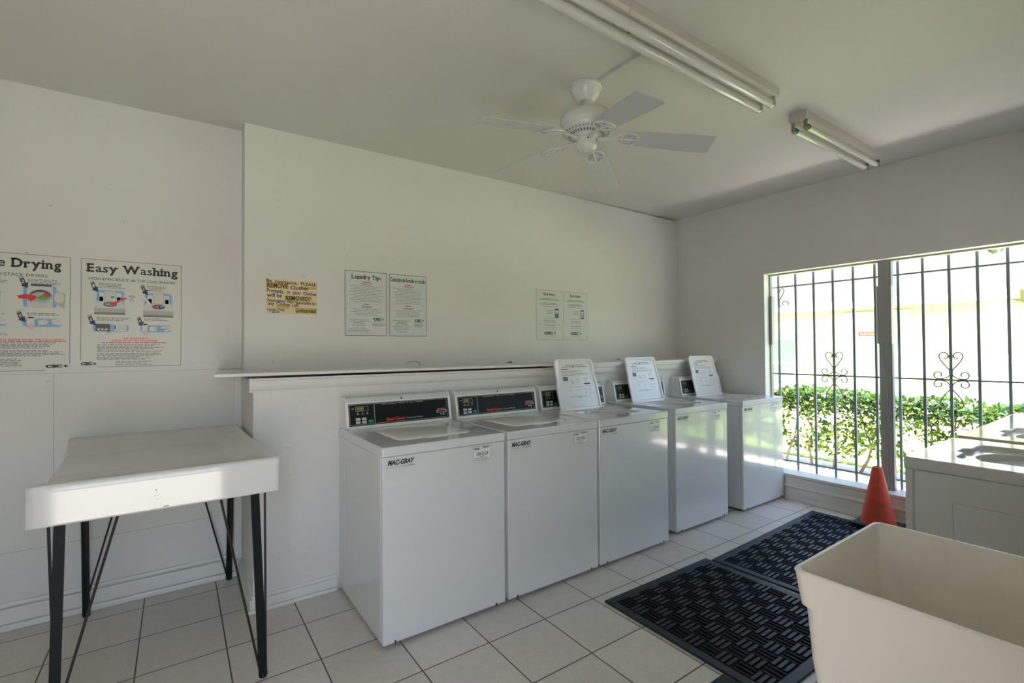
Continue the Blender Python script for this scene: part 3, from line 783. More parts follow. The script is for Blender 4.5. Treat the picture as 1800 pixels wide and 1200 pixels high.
# ------------------------------------------------------------------ fluorescent fixtures
def fixture(x0, x1, y0, y1, tubes, rad, label, joint, ends_green):
    zt_ = zc((x0+x1)/2); r = empty('fluorescent_light', ((x0+x1)/2, (y0+y1)/2, zt_), label, 'ceiling light', 'bare-tube fluorescent lights on the ceiling')
    O = r.location.copy(); sl = .0085
    def Z(x, d): return zc(x)-d
    def hull(m, xa, xb, prof, mat):
        n = len(prof); V = [(xa, p[0], Z(xa, p[1])) for p in prof]+[(xb, p[0], Z(xb, p[1])) for p in prof]
        m.add(V, [tuple(range(n)), tuple(range(n, 2*n))[::-1]]+[(i, n+i, n+(i+1) % n, (i+1) % n) for i in range(n)], mat)
    m = MB(); yc = (y0+y1)/2
    hull(m, x0, x1, [(y0,-.002),(y1,-.002),(y1,.040),(y1-.012,.052),(y0+.012,.052),(y0,.040)], 'fixture_white')
    body = m.build('channel', r, origin=O, bevel=.002)
    m = MB()
    segs = [(x0+.03, x1-.05)] if joint is None else [(x0+.03, joint-.05), (joint+.05, x1-.05)]
    for xa, xb in segs: hull(m, xa, xb, [(y0-.002,.012),(y1+.002,.012),(y1+.002,.044),(y1-.010,.056),(y0+.010,.056),(y0-.002,.044)], 'fixture_white')
    m.build('channel_cover', r, origin=O, bevel=.0015)
    for q, yt in enumerate(tubes):
        xa, xb = x0+.035, x1-.065
        t = MB().tube([(xa, yt, Z(xa, .094-(.019-rad))), (xb, yt, Z(xb, .094-(.019-rad)))], rad, 'tube_glass', 20).build('tube', r, origin=O, smooth=50)
        for xe, sg in ((xa, 1), (xb, -1)):
            g = MB(); zz = Z(xe, .094-(.019-rad))
            g.tube([(xe-.002*sg, yt, zz), (xe+.012*sg, yt, zz)], rad*1.04, 'tube_green' if (ends_green and sg > 0) else 'tube_metal', 20)
            g.tube([(xe-.012*sg, yt, zz), (xe-.002*sg, yt, zz)], rad*.9, 'tube_metal', 16)
            g.build('end_band', t, origin=O, smooth=50)
        for xe in (x0+.012, x1-.042):
            (MB().box(xe-.004, xe+.006, yt-.010, yt+.010, Z(xe,.100), Z(xe,.05), 'tube_metal') if ends_green else MB().box(xe-.006, xe+.008, yt-.013, yt+.013, Z(xe,.112), Z(xe,.05), 'fixture_white')).build('lamp_holder', r, origin=O, bevel=.003)
    if joint is not None:
        MB().box(joint+.10, joint+.112, tubes[0]+.02, tubes[1]-.02, Z(joint,.082), Z(joint,.054), 'dark_metal').build('centre_clip', r, origin=O)
    return r
fixture(.17, 2.612, 1.235, 1.337, (1.251, 1.318), .0205, 'long white double-tube fluorescent light beside the fan', 1.395, False)
fixture(2.978, 4.145, 1.262, 1.362, (1.273, 1.341), .0165, 'short white double-tube fluorescent light with green-ringed tube ends near the window', None, True)

# ------------------------------------------------------------------ posters and notices
def sheet(name, x0, x1, z0, z1, y, mat, label, cat, group=None):
    o = MB().box(x0, x1, y-.0022, y, z0, z1, mat).build(name, origin=((x0+x1)/2, y, z0))
    tag(o, label, cat, group)
    def art(): return Art((x0, y-.0022, z1), (1,0,0), (0,0,-1), (0,-1,0), x1-x0, z1-z0)
    return o, art
def put(a, name, o): return a.build(name, o, origin=o.location)
def logo(a, u, v, w, size):
    a.text('CSC', u, u+w, v, size, 'print_black', off=.06, shear=.0)
    c = u+w*1.22; q = w*.14; qa = q*a.w/a.h
    a.poly([(c, v-size-qa*.2),(c+q, v-size*.55),(c, v+qa*.1),(c-q, v-size*.55)], 'art_teal', 2); a.poly([(c, v-size-qa*.2),(c+q, v-size*.55),(c, v-size*.55)], 'art_blue', 3)
def arrow_tag(a, u, v, num):
    a.poly([(u,v),(u+.035,v-.018),(u+.062,v+.048),(u+.03,v+.066)], 'art_darkgrey', 3); a.poly([(u,v),(u+.035,v-.018),(u+.042,v-.002),(u+.007,v+.016)], 'art_grey', 4)
    a.poly([(u+.018,v+.070),(u+.072,v+.036),(u+.080,v+.088)], 'art_navy', 3)
    a.text(num, u+.026, u+.044, v+.046, .026, 'paper', k=5, off=.02)
def washer_pic(a, u, v, s=1.0):
    P = lambda x, y: (u+x*s, v+y*s)
    a.poly([P(.03,.05),P(.27,.05),P(.30,.115),P(0,.115)], 'art_lightgrey', 3)
    a.poly([P(0,.115),P(.30,.115),P(.30,.13),P(0,.13)], 'art_grey', 4); a.rect(*P(.003,.13), *P(.297,.175), 'art_grey', 3); a.rect(*P(.003,.155), *P(.297,.175), 'print_faint', 4)
    a.rect(*P(.05,.01), *P(.085,.055), 'art_darkgrey', 2); a.rect(*P(.215,.01), *P(.25,.055), 'art_darkgrey', 2)
    a.rect(*P(.095,-.045), *P(.205,.055), 'art_grey', 4); a.rect(*P(.10,-.04), *P(.20,.05), 'art_lightgrey', 5)
    cu_, cv_ = P(.15,.08); a.ell(cu_, cv_, .065*s, .022*s, 'art_darkgrey', 5); a.ell(cu_, cv_, .05*s, .012*s, 'art_grey', 6)

# --- washing poster
G = 'washing and drying instruction posters'
o, A = sheet('wall_poster', -.414, .023, 1.261, 1.838, YL-.006, 'paper', 'washing instruction poster with four numbered pictures, shown whole above the glossy table', 'poster', G)
a = A(); a.frame(.004,.003,.996,.997,.006,'print_faint'); a.rect(0,.93,.16,1.0,'paper',2); put(a, 'border_line', o)
a = A(); a.text('Easy Washing', .05, .955, .118, .072, 'print_black', serif=True); put(a, 'heading', o)
a = A(); a.text('HIGH-EFFICIENCY', .075, .455, .193, .024, 'print_black'); a.text('TOP LOAD WASHER', .535, .93, .193, .024, 'print_black'); a.ell(.495,.182,.026,.012,'art_blue'); put(a, 'subheading', o)
a = A(); arrow_tag(a,.085,.215,'1')
for q in range(4): a.lines(.165,.42,.218+.013*q,.006,'print_faint',40+q)
a.rrect(.135,.275,.42,.43,.03,'art_lightblue',1); a.rrect(.15,.287,.405,.43,.02,'art_blue',1.5); a.rrect(.175,.305,.385,.43,.015,'paper',2)
washer_pic(a,.125,.335); a.poly([(.29,.405),(.345,.38),(.385,.352),(.43,.345),(.43,.36),(.39,.368),(.345,.40),(.31,.42)],'art_red',7); a.ell(.30,.408,.022,.016,'art_red',8); a.poly([(.40,.335),(.44,.322),(.44,.352),(.40,.356)],'paper',6)
a.poly([(.285,.337),(.325,.345),(.285,.354)],'art_navy',7)
a.text('POD',.455,.515,.342,.019,'print_black',k=4); a.ell(.483,.366,.022,.015,'art_blue',3); a.ell(.483,.366,.016,.010,'paper',4); a.poly([(.475,.37),(.49,.358),(.495,.366)],'art_blue',5); a.rect(.40,.358,.46,.361,'print_faint',3)
put(a, 'illustration', o)
a = A(); arrow_tag(a,.565,.222,'2')
for q in range(4): a.lines(.635,.84,.224+.013*q,.006,'print_faint',50+q)
a.rrect(.60,.283,.905,.43,.03,'art_lightblue',1); a.rrect(.615,.295,.89,.43,.02,'art_blue',1.5); a.rrect(.64,.31,.87,.43,.015,'paper',2)
washer_pic(a,.595,.338,1.06); a.ell(.72,.425,.028,.012,'art_red',8); a.ell(.785,.424,.035,.014,'art_navy',8); a.ell(.79,.418,.02,.008,'art_blue',9); a.poly([(.55,.30),(.58,.30),(.67,.385),(.655,.40)],'paper',7)
put(a, 'illustration', o)
a = A(); arrow_tag(a,.062,.525,'3')
for q in range(3): a.lines(.15,.49,.535+.013*q,.006,'print_faint',60+q)
a.rrect(.11,.595,.465,.675,.035,'art_lightblue',1); a.rrect(.122,.602,.453,.668,.03,'art_blue',2)
a.rect(.14,.598,.275,.662,'art_darkgrey',3); 
for q in range(3): a.rect(.16+.033*q,.638,.18+.033*q,.657,'paper',4)
a.rect(.315,.60,.432,.663,'paper',3); a.rect(.318,.612,.33,.645,'print_black',4)
for q in range(3):
    for p in range(3): a.rect(.35+.025*q,.610+.016*p,.366+.025*q,.618+.016*p,'art_grey',4)
a.ell(.26,.655,.018,.012,'art_pink',5); a.poly([(.235,.685),(.25,.652),(.275,.655),(.285,.69)],'art_pink',5)
put(a, 'illustration', o)
a = A(); arrow_tag(a,.53,.53,'4')
for q in range(2): a.lines(.61,.87,.538+.013*q,.006,'print_faint',70+q)
a.rrect(.56,.597,.895,.675,.035,'art_lightblue',1); a.rrect(.572,.604,.883,.668,.03,'art_blue',2)
a.rect(.583,.582,.645,.665,'art_grey',3); a.rect(.587,.585,.641,.662,'paper',4); a.rect(.592,.59,.636,.602,'print_black',5); a.poly([(.60,.70),(.605,.655),(.622,.645),(.636,.66),(.64,.70)],'art_pink',6)
a.poly([(.66,.62),(.73,.612),(.735,.655),(.665,.66)],'paper',4); a.ell(.725,.632,.02,.014,'art_pink',5); a.poly([(.78,.615),(.86,.607),(.90,.63),(.85,.66),(.79,.65)],'paper',4); a.poly([(.78,.64),(.84,.622),(.87,.628),(.80,.652)],'print_faint',5); a.poly([(.80,.632),(.85,.622),(.86,.63),(.81,.64)],'art_pink',6)
put(a, 'illustration', o)
a = A(); R_ = 'print_faint_red'
a.text('FOR YOUR SAFETY',.395,.655,.738,.014,'print_red',off=.03); a.text('PLEASE AVOID THE FOLLOWING',.295,.745,.757,.013,'print_red',off=.03); a.lines(.20,.84,.765,.010,R_,77,jitter=0)
for q in range(6): a.lines(.155,.86,.787+.0125*q,.006,'print_faint',80+q,jitter=.45)
for q in range(6): a.lines(.155,.82,.868+.0115*q,.006,'print_faint',90+q,jitter=.4)
for q in range(2): a.lines(.33,.70,.943+.010*q,.005,'print_faint',97+q,jitter=.2)
for q in range(2): a.lines(.33,.70,.970+.010*q,.005,'print_faint',101+q,jitter=.3)
put(a, 'text_block', o)
a = A(); logo(a,.008,.975,.105,.025); put(a, 'logo', o)
MB().box(.024, .071, YL-.0072, YL-.006, 1.258, 1.80, 'wall_paint').build('backing_strip', o, origin=o.location)

# --- drying poster (cut by the frame)
o, A = sheet('wall_poster', -.895, -.450, 1.250, 1.838, YL-.006, 'paper', 'drying instruction poster cut off by the edge of the photo', 'poster', G)
a = A(); a.frame(.004,.003,.996,.997,.006,'print_faint'); a.rect(.78,.945,1.0,1.0,'paper',2); put(a, 'border_line', o)
a = A(); a.text('e Drying', .405, .915, .118, .072, 'print_black', serif=True); put(a, 'heading', o)
a = A(); a.text('FRONT LOAD/STACK DRYERS', .12, .80, .195, .025, 'print_black'); put(a, 'subheading', o)
def dryer_pic(a, u):
    a.rrect(u+.01,.262,u+.30,.46,.03,'art_lightblue',1); a.rrect(u+.02,.27,u+.29,.452,.02,'art_blue',2)
    a.rect(u+.05,.275,u+.26,.46,'art_lightgrey',3)
    for q in range(6): a.rect(u+.055,.40+.01*q,u+.255,.402+.01*q,'art_grey',4)
    a.rect(u+.08,.255,u+.25,.272,'art_darkgrey',4); a.ell(u+.16,.355,.10,.058,'art_grey',5); a.ell(u+.16,.35,.085,.045,'art_darkgrey',6); a.ell(u+.16,.36,.08,.038,'art_grey',7)
    a.poly([(u+.27,.30),(u+.37,.33),(u+.36,.46),(u+.27,.41)],'art_grey',5); a.ell(u+.315,.365,.042,.048,'art_lightgrey',6)
    a.poly([(u-.03,.36),(u+.03,.345),(u+.12,.355),(u+.13,.375),(u+.08,.405),(u+.05,.385),(u-.01,.385)],'art_red',8); a.ell(u+.205,.35,.032,.02,'art_red',8); a.ell(u+.175,.372,.04,.018,'art_green',9); a.ell(u+.225,.378,.02,.014,'art_blue',9)
for u0 in (.12, .585):
    a = A(); arrow_tag(a, u0-.02, .205, '1' if u0 < .3 else '2')
    for q in range(4): a.lines(u0+.05, u0+.36, .213+.012*q, .006, 'print_faint', 110+q+int(u0*10))
    dryer_pic(a, u0 if u0 > .3 else u0-.06); put(a, 'illustration', o)
for u0 in (.10, .545):
    a = A(); arrow_tag(a, u0, .495, '3' if u0 < .3 else '4')
    for q in range(2): a.lines(u0+.09, u0+.36, .502+.013*q, .006, 'print_faint', 120+q)
    a.rrect(u0+.045,.545,u0+.385,.625,.035,'art_lightblue',1); a.rrect(u0+.057,.552,u0+.373,.618,.03,'art_blue',2)
    a.rect(u0+.088,.53,u0+.155,.612,'art_grey',3); a.rect(u0+.092,.533,u0+.151,.609,'paper',4); a.rect(u0+.098,.538,u0+.145,.55,'print_black',5); a.poly([(u0+.105,.65),(u0+.11,.60),(u0+.125,.59),(u0+.14,.60),(u0+.145,.65)],'art_pink',6)
    a.poly([(u0+.18,.568),(u0+.25,.556),(u0+.255,.60),(u0+.185,.606)],'paper',4); a.ell(u0+.25,.578,.022,.014,'art_pink',5); a.poly([(u0+.29,.56),(u0+.37,.55),(u0+.41,.575),(u0+.36,.605),(u0+.30,.598)],'paper',4); a.poly([(u0+.30,.575),(u0+.36,.562),(u0+.37,.57),(u0+.31,.585)],'art_pink',5)
    put(a, 'illustration', o)
a = A()
a.text('FOR YOUR SAFETY PLEASE AVOID THE FOLLOWING',.22,.94,.735,.011,'print_red',off=.02); a.lines(.20,.96,.740,.009,R_,130,jitter=0)
for q in range(2): a.lines(.30,.52,.675+.014*q,.006,'print_faint',128+q)
for q in range(10): a.lines(.10,.95,.757+.0108*q+(.012 if q > 4 else 0),.006,'print_faint',131+q,jitter=.3)
for q in range(5): a.lines(.10,.60,.892+.014*q,.006,'print_faint',145+q,jitter=.1)
put(a, 'text_block', o)
a = A(); logo(a,.79,.972,.14,.022); put(a, 'logo', o)

# --- handwritten note
o, A = sheet('handwritten_note', .437, .733, 1.570, 1.782, YM, 'paper_yellow', 'yellowed handwritten note asking to remove clothes promptly, taped to the wall', 'note')
a = A(); H = 'highlighter'
a.rect(.02,.105,.44,.275,H); a.rect(.66,.17,.99,.245,H); a.rect(.36,.47,.84,.62,H); a.rect(.20,.775,.45,.85,H); a.rect(.57,.80,.985,.98,H); put(a, 'highlighting', o)
a = A(); K = dict(mat='ink_purple', off=.022)
a.text('Be  courteous,  PLEASE',.02,.98,.10,.085,slope=.05,**K); a.text('REMOVE',.03,.42,.255,.125,**K); a.text('Clothes',.47,.82,.275,.10,**K)
a.text('Promptly,  or  your  Clothes',.03,.98,.385,.095,slope=.05,**K); a.text('will be',.03,.31,.525,.105,**K); a.text('REMOVED!!',.38,.88,.595,.12,**K)
a.text('Association  Not responsible for',.03,.985,.655,.085,slope=.06,**K); a.text('any  Clothes  Left',.05,.63,.755,.095,slope=.03,**K); a.text('UnAttended!',.57,.985,.945,.115,**K)
a.text('Cypress Creek',.03,.36,.92,.075,**K); a.text('BOD',.12,.26,1.0-.015,.055,**K); put(a, 'handwriting', o)

# --- tips sheets
def tips(x0, x1, head, lab, hu):
    o, A = sheet('notice_sheet', x0, x1, 1.4395, 1.8740, YM, 'paper_cool', lab, 'notice', 'printed notices on the back wall')
    a = A(); a.frame(0,0,1,1,.011,'art_navy'); put(a, 'border_line', o)
    a = A(); a.text(head, hu[0], hu[1], .118, .062, 'print_black', serif=True); put(a, 'heading', o)
    a = A(); S = int(x0*100)
    for v0, v1 in ((.16,.485),(.505,.70)): a.frame(.03,v0,.97,v1,.004,'print_grey')
    a.frame(.03,.735,.62,.975,.004,'print_grey')
    a.rect(.40,.158,.60,.172,'paper_cool',2); a.rect(.42,.503,.58,.517,'paper_cool',2)
    a.lines(.41,.60,.157,.016,'print_faint_red',S,k=3,jitter=0,fill=2); a.lines(.43,.57,.503,.016,'print_faint_red',S+1,k=3,jitter=0,fill=2)
    a.lines(.36,.66,.185,.010,'print_faint',S+2,k=2,jitter=0); a.lines(.40,.62,.203,.010,'print_faint',S+3,k=2,jitter=0)
    for q in range(11):
        r = random.Random(S+q*3); i = r.random()*.22; a.lines(.07+i*.7,.93-i*.7,.228+.0235*q,.0065,'print_faint',S+10+q,jitter=0)
    a.lines(.36,.66,.535,.010,'print_faint',S+30,k=2,jitter=0); a.lines(.40,.62,.553,.010,'print_faint',S+31,k=2,jitter=0)
    for q in range(5):
        r = random.Random(S+q*5); i = r.random()*.22; a.lines(.12+i*.6,.88-i*.6,.58+.0235*q,.0065,'print_faint',S+40+q,jitter=0)
    for q in range(9):
        r = random.Random(S+q*7); i = r.random()*.14; a.lines(.06+i,.59-i,.748+.0235*q,.009 if q < 3 else .0065,'print_faint',S+50+q,jitter=0)
    for q in range(4): a.lines(.65,.96,.80+.013*q,.007,'print_faint',S+70+q,jitter=.3)
    put(a, 'text_block', o)
    a = A(); logo(a,.665,.755,.20,.034); a.lines(.68,.86,.765,.012,'print_faint',S+80,jitter=0); put(a, 'logo', o)
tips(.906, 1.192, 'Laundry Tips', 'white English laundry tips sheet, beside the yellow handwritten note', (.15,.86))
tips(1.210, 1.491, 'Consejos de lavado y secado', 'white Spanish laundry tips sheet with a narrow crowded heading', (.03,.97))
def service(x0, x1, head, lab):
    o, A = sheet('notice_sheet', x0, x1, 1.4180, 1.8520, YM, 'paper_cool', lab, 'notice', 'printed notices on the back wall')
    a = A(); a.frame(0,0,1,1,.014,'art_grey'); put(a, 'border_line', o)
    a = A(); a.text(head, .27, .72, .108, .055, 'print_black', serif=True); put(a, 'heading', o)
    a = A(); S = int(x0*100)
    for v, e, h in ((.165,.62,.012),(.19,.78,.012),(.255,.5,.012),(.28,.68,.012),(.32,.62,.007)): a.lines(.5-e/2,.5+e/2,v,h,'print_faint',S+int(v*100),jitter=0,fill=1.6)
    for q in range(3): a.lines(.40,.66,.40+.03*q,.010,'print_faint',S+20+q,jitter=.3)
    for v in (.555,.60,.615,.64,.69,.71,.755): a.lines(.28,.76,v,.008,'print_faint',S+int(v*1000),jitter=.12)
    a.lines(.08,.95,.795,.006,'print_grey',S+40,jitter=0)
    a.frame(.07,.655,.17,.70,.01,'print_grey'); a.frame(.82,.68,.90,.755,.008,'print_grey')
    put(a, 'text_block', o)
    a = A(); a.rrect(.71,.365,.86,.55,.02,'art_darkgrey',1); a.rect(.725,.395,.845,.43,'paper_cool',2); a.rect(.725,.435,.845,.46,'art_lightblue',2); a.rect(.725,.463,.845,.525,'art_teal' if x0 < 2.6 else 'art_blue',2)
    a.rect(.55,.40,.71,.405,'art_red',3); a.rect(.55,.45,.71,.454,'print_faint',3); put(a, 'phone_picture', o)
    a = A(); logo(a,.29,.885,.34,.050); a.text('ServiceWorks',.31,.70,.925,.018,'print_faint'); put(a, 'logo', o)
service(2.508, 2.796, 'Service', 'white English service sheet with a phone with a teal screen')
service(2.814, 3.100, 'Servicio', 'white Spanish service sheet, the notice nearest the room corner')

# ------------------------------------------------------------------ iron window grille
GX = 4.65
gr = empty('security_grille', (GX, 1.38, .24), 'dark iron security bars with scrolls outside the wide window', 'window bars')
O = gr.location.copy()
BY = [2.238 - .1521*i for i in range(12)]
for y in BY:
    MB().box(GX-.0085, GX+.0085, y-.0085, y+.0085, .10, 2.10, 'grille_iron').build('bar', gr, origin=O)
for z in (1.905, 1.0935, .2937):
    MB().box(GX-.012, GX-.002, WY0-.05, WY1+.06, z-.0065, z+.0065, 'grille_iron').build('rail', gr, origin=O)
def spiral(cy, cz, r0, r1, a0, a1, n=22): return [(cy + (r0+(r1-r0)*i/n)*cos(a0+(a1-a0)*i/n), cz + (r0+(r1-r0)*i/n)*sin(a0+(a1-a0)*i/n)) for i in range(n+1)]
def scroll(y, z0, s=1.0):
    m = MB()
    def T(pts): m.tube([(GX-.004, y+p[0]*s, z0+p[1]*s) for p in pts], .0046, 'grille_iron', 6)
    for sg in (-1, 1):
        # heart
        T([(0,.055), (sg*.028,.095), (sg*.055,.135), (sg*.066,.165)] + [(sg*(.040+.026*cos(a)), .172+.026*sin(a)) for a in [pi*k/8 for k in range(0, 9)]] + [(sg*(.022), .155), (sg*.034,.150), (sg*.040,.158)])
        # upper and lower C scrolls beside the rail
        T([(sg*.004,.035),(sg*.025,.012),(sg*.055,.004)] + [(sg*p[0], p[1]) for p in spiral(.072,.032,.030,.016,-pi*.6,pi*1.25)])
        T([(sg*.004,-.045),(sg*.025,-.018),(sg*.055,-.010)] + [(sg*p[0], -p[1]) for p in spiral(.072,.038,.030,.016,-pi*.6,pi*1.25)])
        # tail
        T([(0,-.065),(sg*.03,-.105),(sg*.055,-.145),(sg*.064,-.175)] + [(sg*p[0], p[1]) for p in spiral(.040,-.185,.026,.012,.2,-pi*1.2)])
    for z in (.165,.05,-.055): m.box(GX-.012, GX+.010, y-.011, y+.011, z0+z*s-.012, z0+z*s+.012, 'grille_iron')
    m.build('scroll', gr, origin=O)
scroll(BY[3], 1.098); scroll(BY[8], 1.098)
m = MB(); y = BY[0]
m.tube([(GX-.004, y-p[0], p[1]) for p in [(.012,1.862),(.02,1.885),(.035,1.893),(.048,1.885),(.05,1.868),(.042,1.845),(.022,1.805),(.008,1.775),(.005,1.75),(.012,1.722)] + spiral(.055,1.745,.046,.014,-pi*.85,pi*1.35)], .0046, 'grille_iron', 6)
m.build('scroll', gr, origin=O)

# ------------------------------------------------------------------ outside
struct(MB().box(4.45, 6.55, -12, 14, -.20, -.06, 'concrete').build('pavement'))
struct(MB().box(6.55, 26, -14, 18, -.22, -.05, 'lawn').build('lawn'))
struct(MB().box(-14, 4.45, -14, YF-.10, -.22, -.03, 'patio').build('ground_front'))
struct(MB().box(-14, XW-.15, YF-.10, 14, -.22, -.05, 'patio').build('ground_side'))

# clipped hedge
hd = empty('hedge', (6.2, 1.5, -.06), 'clipped leafy green hedge outside, seen through the window bars', 'hedge')
O = hd.location.copy()
rnd = random.Random(11)
lf = MB()
def leaf(p, size, mat='leaf'):
    d = Vector((rnd.gauss(0,1), rnd.gauss(0,1), rnd.gauss(0,.7))).normalized(); n = Vector((rnd.gauss(0,.8)-.3, rnd.gauss(0,.8), rnd.gauss(.6,.7))).normalized()
    sd_ = d.cross(n).normalized(); p = Vector(p); w = size*.27
    lf.add([p, p+d*size*.35+sd_*w, p+d*size, p+d*size*.35-sd_*w], [(0,1,2,3)], mat)
HY0, HY1 = -2.2, 4.2
def top_z(y): return .825 + .02*sin(y*3.1) + .012*sin(y*9.7) - (.03 if y < 1.2 else 0)
for k in range(26000):
    y = rnd.uniform(HY0, HY1)
    if rnd.random() < .50: z = top_z(y) - abs(rnd.gauss(0, .10))
    else: z = rnd.uniform(.12, .72)
    hw = .27 if z > .5 else .25
    x = 6.17 + rnd.uniform(-hw, hw)
    if z < .6 and (sin(y*5.3+z*7)+sin(y*11.1-z*9.+2)+.6*sin(x*17+y*3)) < -.75: continue
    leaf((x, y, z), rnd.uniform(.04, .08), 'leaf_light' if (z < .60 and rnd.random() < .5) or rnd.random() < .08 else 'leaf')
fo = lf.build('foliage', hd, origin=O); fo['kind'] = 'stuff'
for k in range(26):
    y = HY0 + (HY1-HY0)*(k+.5)/26 + rnd.uniform(-.06,.06); x = 6.17 + rnd.uniform(-.1,.1)
    m = MB(); p = Vector((x, y, -.06)); pts = [p.copy()]
    for q in range(5): p = p + Vector((rnd.uniform(-.05,.05), rnd.uniform(-.07,.07), .15)); pts.append(p.copy())
    m.tube(pts, [.016,.014,.012,.010,.008,.005], 'bark', 7)
    for q in range(5):
        s0 = pts[1+rnd.randrange(4)]; e = s0 + Vector((rnd.uniform(-.16,.16), rnd.uniform(-.24,.24), rnd.uniform(.08,.24))); mid = (s0+e)/2 + Vector((0,rnd.uniform(-.03,.03),-.02))
        m.tube([s0, mid, e], [.008,.006,.003], 'bark', 6)
    m.build('stem', hd, origin=O, smooth=60)

# neighbouring house
HX = 10.0
hs = empty('house', (HX, 4.0, -.05), 'pale yellow house with a shingle roof across the lawn behind the hedge', 'house')
O = hs.location.copy()
MB().box(HX, HX+5, 1.75, 12.5, -.05, 2.3, 'house_wall').build('wall', hs, origin=O)
m = MB()
def rf(x, y, z): return (x, y, z)
ex0, ex1, ey0, ey1, ez = HX-.55, HX+5.5, 1.35, 13.0, 2.12
rx, rz = HX+2.5, 3.5
m.add([(ex0,ey0,ez),(ex1,ey0,ez),(ex1,ey1,ez),(ex0,ey1,ez),(rx,ey0+1.2,rz),(rx,ey1-1.2,rz)], [(0,1,4),(1,2,5,4),(2,3,5),(3,0,4,5),(3,2,1,0)], 'shingles'); m.build('roof', hs, origin=O)
MB().box(ex0-.02, ex0, ey0, ey1, ez-.13, ez+.01, 'house_white').build('fascia', hs, origin=O)
dr = MB().box(HX-.04, HX, 2.68, 3.72, -.03, 1.96, 'house_white').box(HX-.055, HX-.04, 2.76, 3.64, -.03, 1.90, 'house_white').build('door', hs, origin=O, bevel=.008)
a = Art((HX-.057, 3.42, 1.602), (0,-1,0), (0,0,-1), (-1,0,0), .52, .075); a.rect(0,0,1,1,'print_red',1); a.text('ELECTRICAL ROOM',.06,.94,.72,.45,'sticker',off=.01); a.build('door_sign', dr, origin=O)
MB().box(HX-.04, HX, 4.45, 5.25, .55, 1.55, 'house_white').box(HX-.05, HX-.04, 4.52, 5.18, .62, 1.0, 'house_glass').box(HX-.05, HX-.04, 4.52, 5.18, 1.06, 1.48, 'house_glass').build('window', hs, origin=O)
# trees beyond the house
def tree(x, y, z, r, lab, nl):
    t = empty('tree', (x, y, -.05), lab, 'tree', 'trees beyond the house'); global lf
    lf = MB()
    for k in range(nl):
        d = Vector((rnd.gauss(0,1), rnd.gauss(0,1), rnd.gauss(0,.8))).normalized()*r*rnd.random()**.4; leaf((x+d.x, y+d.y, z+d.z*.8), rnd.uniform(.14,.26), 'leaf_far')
    f = lf.build('crown', t, origin=t.location); f['kind'] = 'stuff'
    MB().tube([(x,y,-.05),(x+.05,y,z*.5),(x,y,z)], [.16,.12,.07], 'bark', 9).build('trunk', t, origin=t.location)
tree(17.0, 6.75, 4.0, .5, 'small dark tree top showing above the middle of the house roof', 500)
tree(18.5, 3.2, 4.35, .55, 'tree top showing above the end of the house roof beside the lit sky', 500)

# ------------------------------------------------------------------ small marks on walls and floor
wu = bpy.data.objects['wall_back_upper']; wb = bpy.data.objects['wall_back_left']
def mark(parent, pts, r, mat='scuff'):
    MB().tube(pts, r, mat, 6).build('scuff_mark', parent, origin=parent.location)
mark(wu, [(1.385+.055*cos(a), YM-.0008, 1.232+.030*sin(a)) for a in [pi*(1-k/10) for k in range(11)]], [.0008+.0002*k for k in range(11)], 'print_black')
for x, z, l in ((.64,1.815,.012),(.455,1.81,.008),(.47,1.28,.01),(1.02,2.25,.004),(.90,2.02,.004),(3.30,1.27,.004),(.50,2.27,.005)):
    mark(wu, [(x, YM-.0005, z), (x+l, YM-.0005, z-l*.4), (x+l*1.6, YM-.0005, z-l*1.1)], .0016)
for x, z, l in ((-.535,2.095,.009),(-.245,2.055,.008),(-.62,1.845,.008),(-.54,1.195,.006),(-.30,2.25,.004)):
    mark(wb, [(x, YL-.0065, z), (x+l, YL-.0065, z-l*.4), (x+l*1.5, YL-.0065, z)], .0016)
sh_ = bpy.data.objects['shelf_board']
for x, l in ((3.03, .07), (3.46, .04), (2.20, .05)):
    MB().tube([(x-l/2, 3.16, 1.2345), (x, 3.15, 1.240), (x+l/2, 3.17, 1.2345)], [.003, .006, .003], 'stain_brown' if l < .06 else 'print_black', 7).build('crumb', sh_, origin=sh_.location)

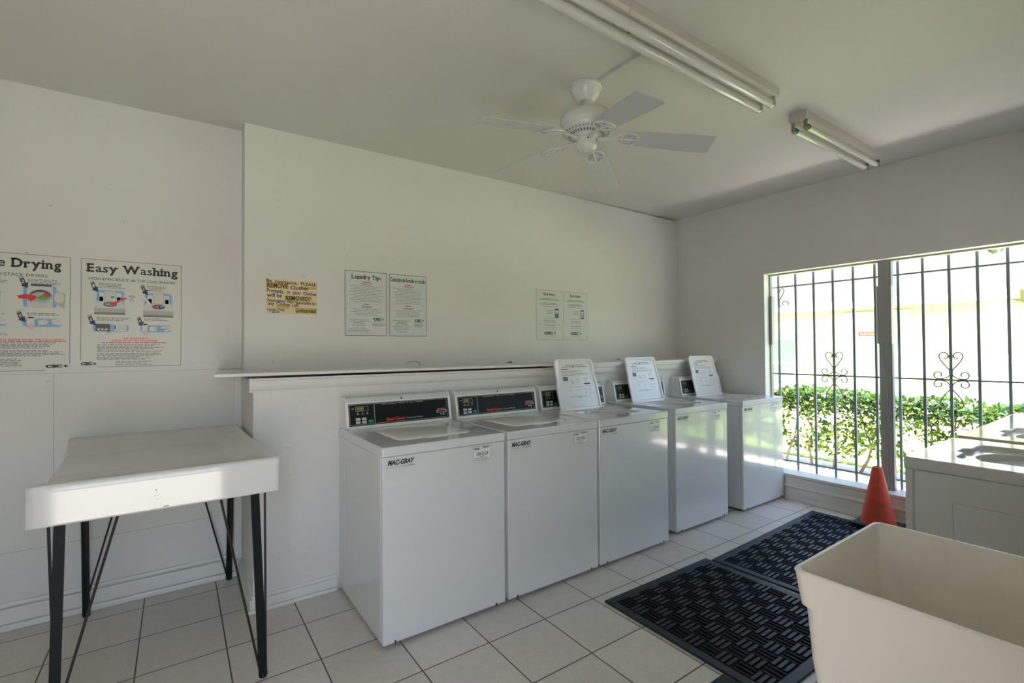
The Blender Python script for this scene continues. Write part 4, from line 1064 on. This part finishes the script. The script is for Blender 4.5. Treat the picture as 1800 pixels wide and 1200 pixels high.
# ------------------------------------------------------------------ light
SUN_EL, SUN_AZ = radians(62), radians(215)      # azimuth measured from +y towards +x
sd = Vector((sin(SUN_AZ)*cos(SUN_EL), cos(SUN_AZ)*cos(SUN_EL), sin(SUN_EL)))
L = bpy.data.lights.new('sun', 'SUN'); L.energy = 24.0; L.angle = radians(.6); L.color = (1.0, .965, .92)
so = bpy.data.objects.new('sun', L); COL.objects.link(so); so.location = sd*30; so.rotation_euler = sd.to_track_quat('Z', 'Y').to_euler()
W = bpy.data.worlds.new('world'); scene.world = W; W.use_nodes = True; nt = W.node_tree
bg = nt.nodes['Background']
sky = nt.nodes.new('ShaderNodeTexSky'); sky.sky_type = 'NISHITA'; sky.sun_disc = False; sky.sun_elevation = SUN_EL; sky.sun_rotation = SUN_AZ
sky.air_density = 1.0; sky.dust_density = 2.0; sky.ozone_density = 1.0
nt.links.new(sky.outputs['Color'], bg.inputs['Color']); bg.inputs['Strength'].default_value = 0.27
def portal(loc, size, rot):
    P = bpy.data.lights.new('daylight_portal', 'AREA'); P.shape = 'RECTANGLE'; P.size, P.size_y = size; P.energy = 1.0; P.cycles.is_portal = True
    o = bpy.data.objects.new('daylight_portal', P); COL.objects.link(o); o.location = loc; o.rotation_euler = rot
portal((4.62, (WY0+WY1)/2, 1.12), (1.80, 1.80), (0, pi/2, 0))
portal(((DX0+DX1)/2, YF-.16, 1.04), (DX1-DX0, 2.08), (pi/2, 0, 0))

portal(((F1[0]+F1[1])/2, YF-.16, (F1[2]+F1[3])/2), (F1[1]-F1[0], F1[3]-F1[2]), (pi/2, 0, 0))
# ------------------------------------------------------------------ camera
cam = bpy.data.cameras.new('camera'); co = bpy.data.objects.new('camera', cam); COL.objects.link(co)
F_PX, YAW, PITCH, ROLL, HC = 839.9, radians(35.064), radians(.877), radians(-.406), 1.345
cam.sensor_width = 36; cam.sensor_fit = 'HORIZONTAL'; cam.lens = F_PX*36/1800; cam.clip_start = .02; cam.clip_end = 200
fw = Vector((sin(YAW)*cos(PITCH), cos(YAW)*cos(PITCH), sin(PITCH))); r0 = Vector((cos(YAW), -sin(YAW), 0)); u0 = r0.cross(fw)
rt = r0*cos(ROLL) + u0*sin(ROLL); up = rt.cross(fw)
co.matrix_world = Matrix(((rt.x, up.x, -fw.x, 0), (rt.y, up.y, -fw.y, 0), (rt.z, up.z, -fw.z, HC), (0,0,0,1)))
scene.camera = co

vs = scene.view_settings
vs.view_transform = 'Standard'; vs.look = 'None'; vs.gamma = 1.0; vs.use_curve_mapping = False; vs.exposure = 1.9
scene.cycles.use_denoising = True
scene.cycles.max_bounces = 14; scene.cycles.diffuse_bounces = 8; scene.cycles.glossy_bounces = 5
scene.cycles.sample_clamp_indirect = 12.0
scene.cycles.caustics_reflective = False; scene.cycles.caustics_refractive = False
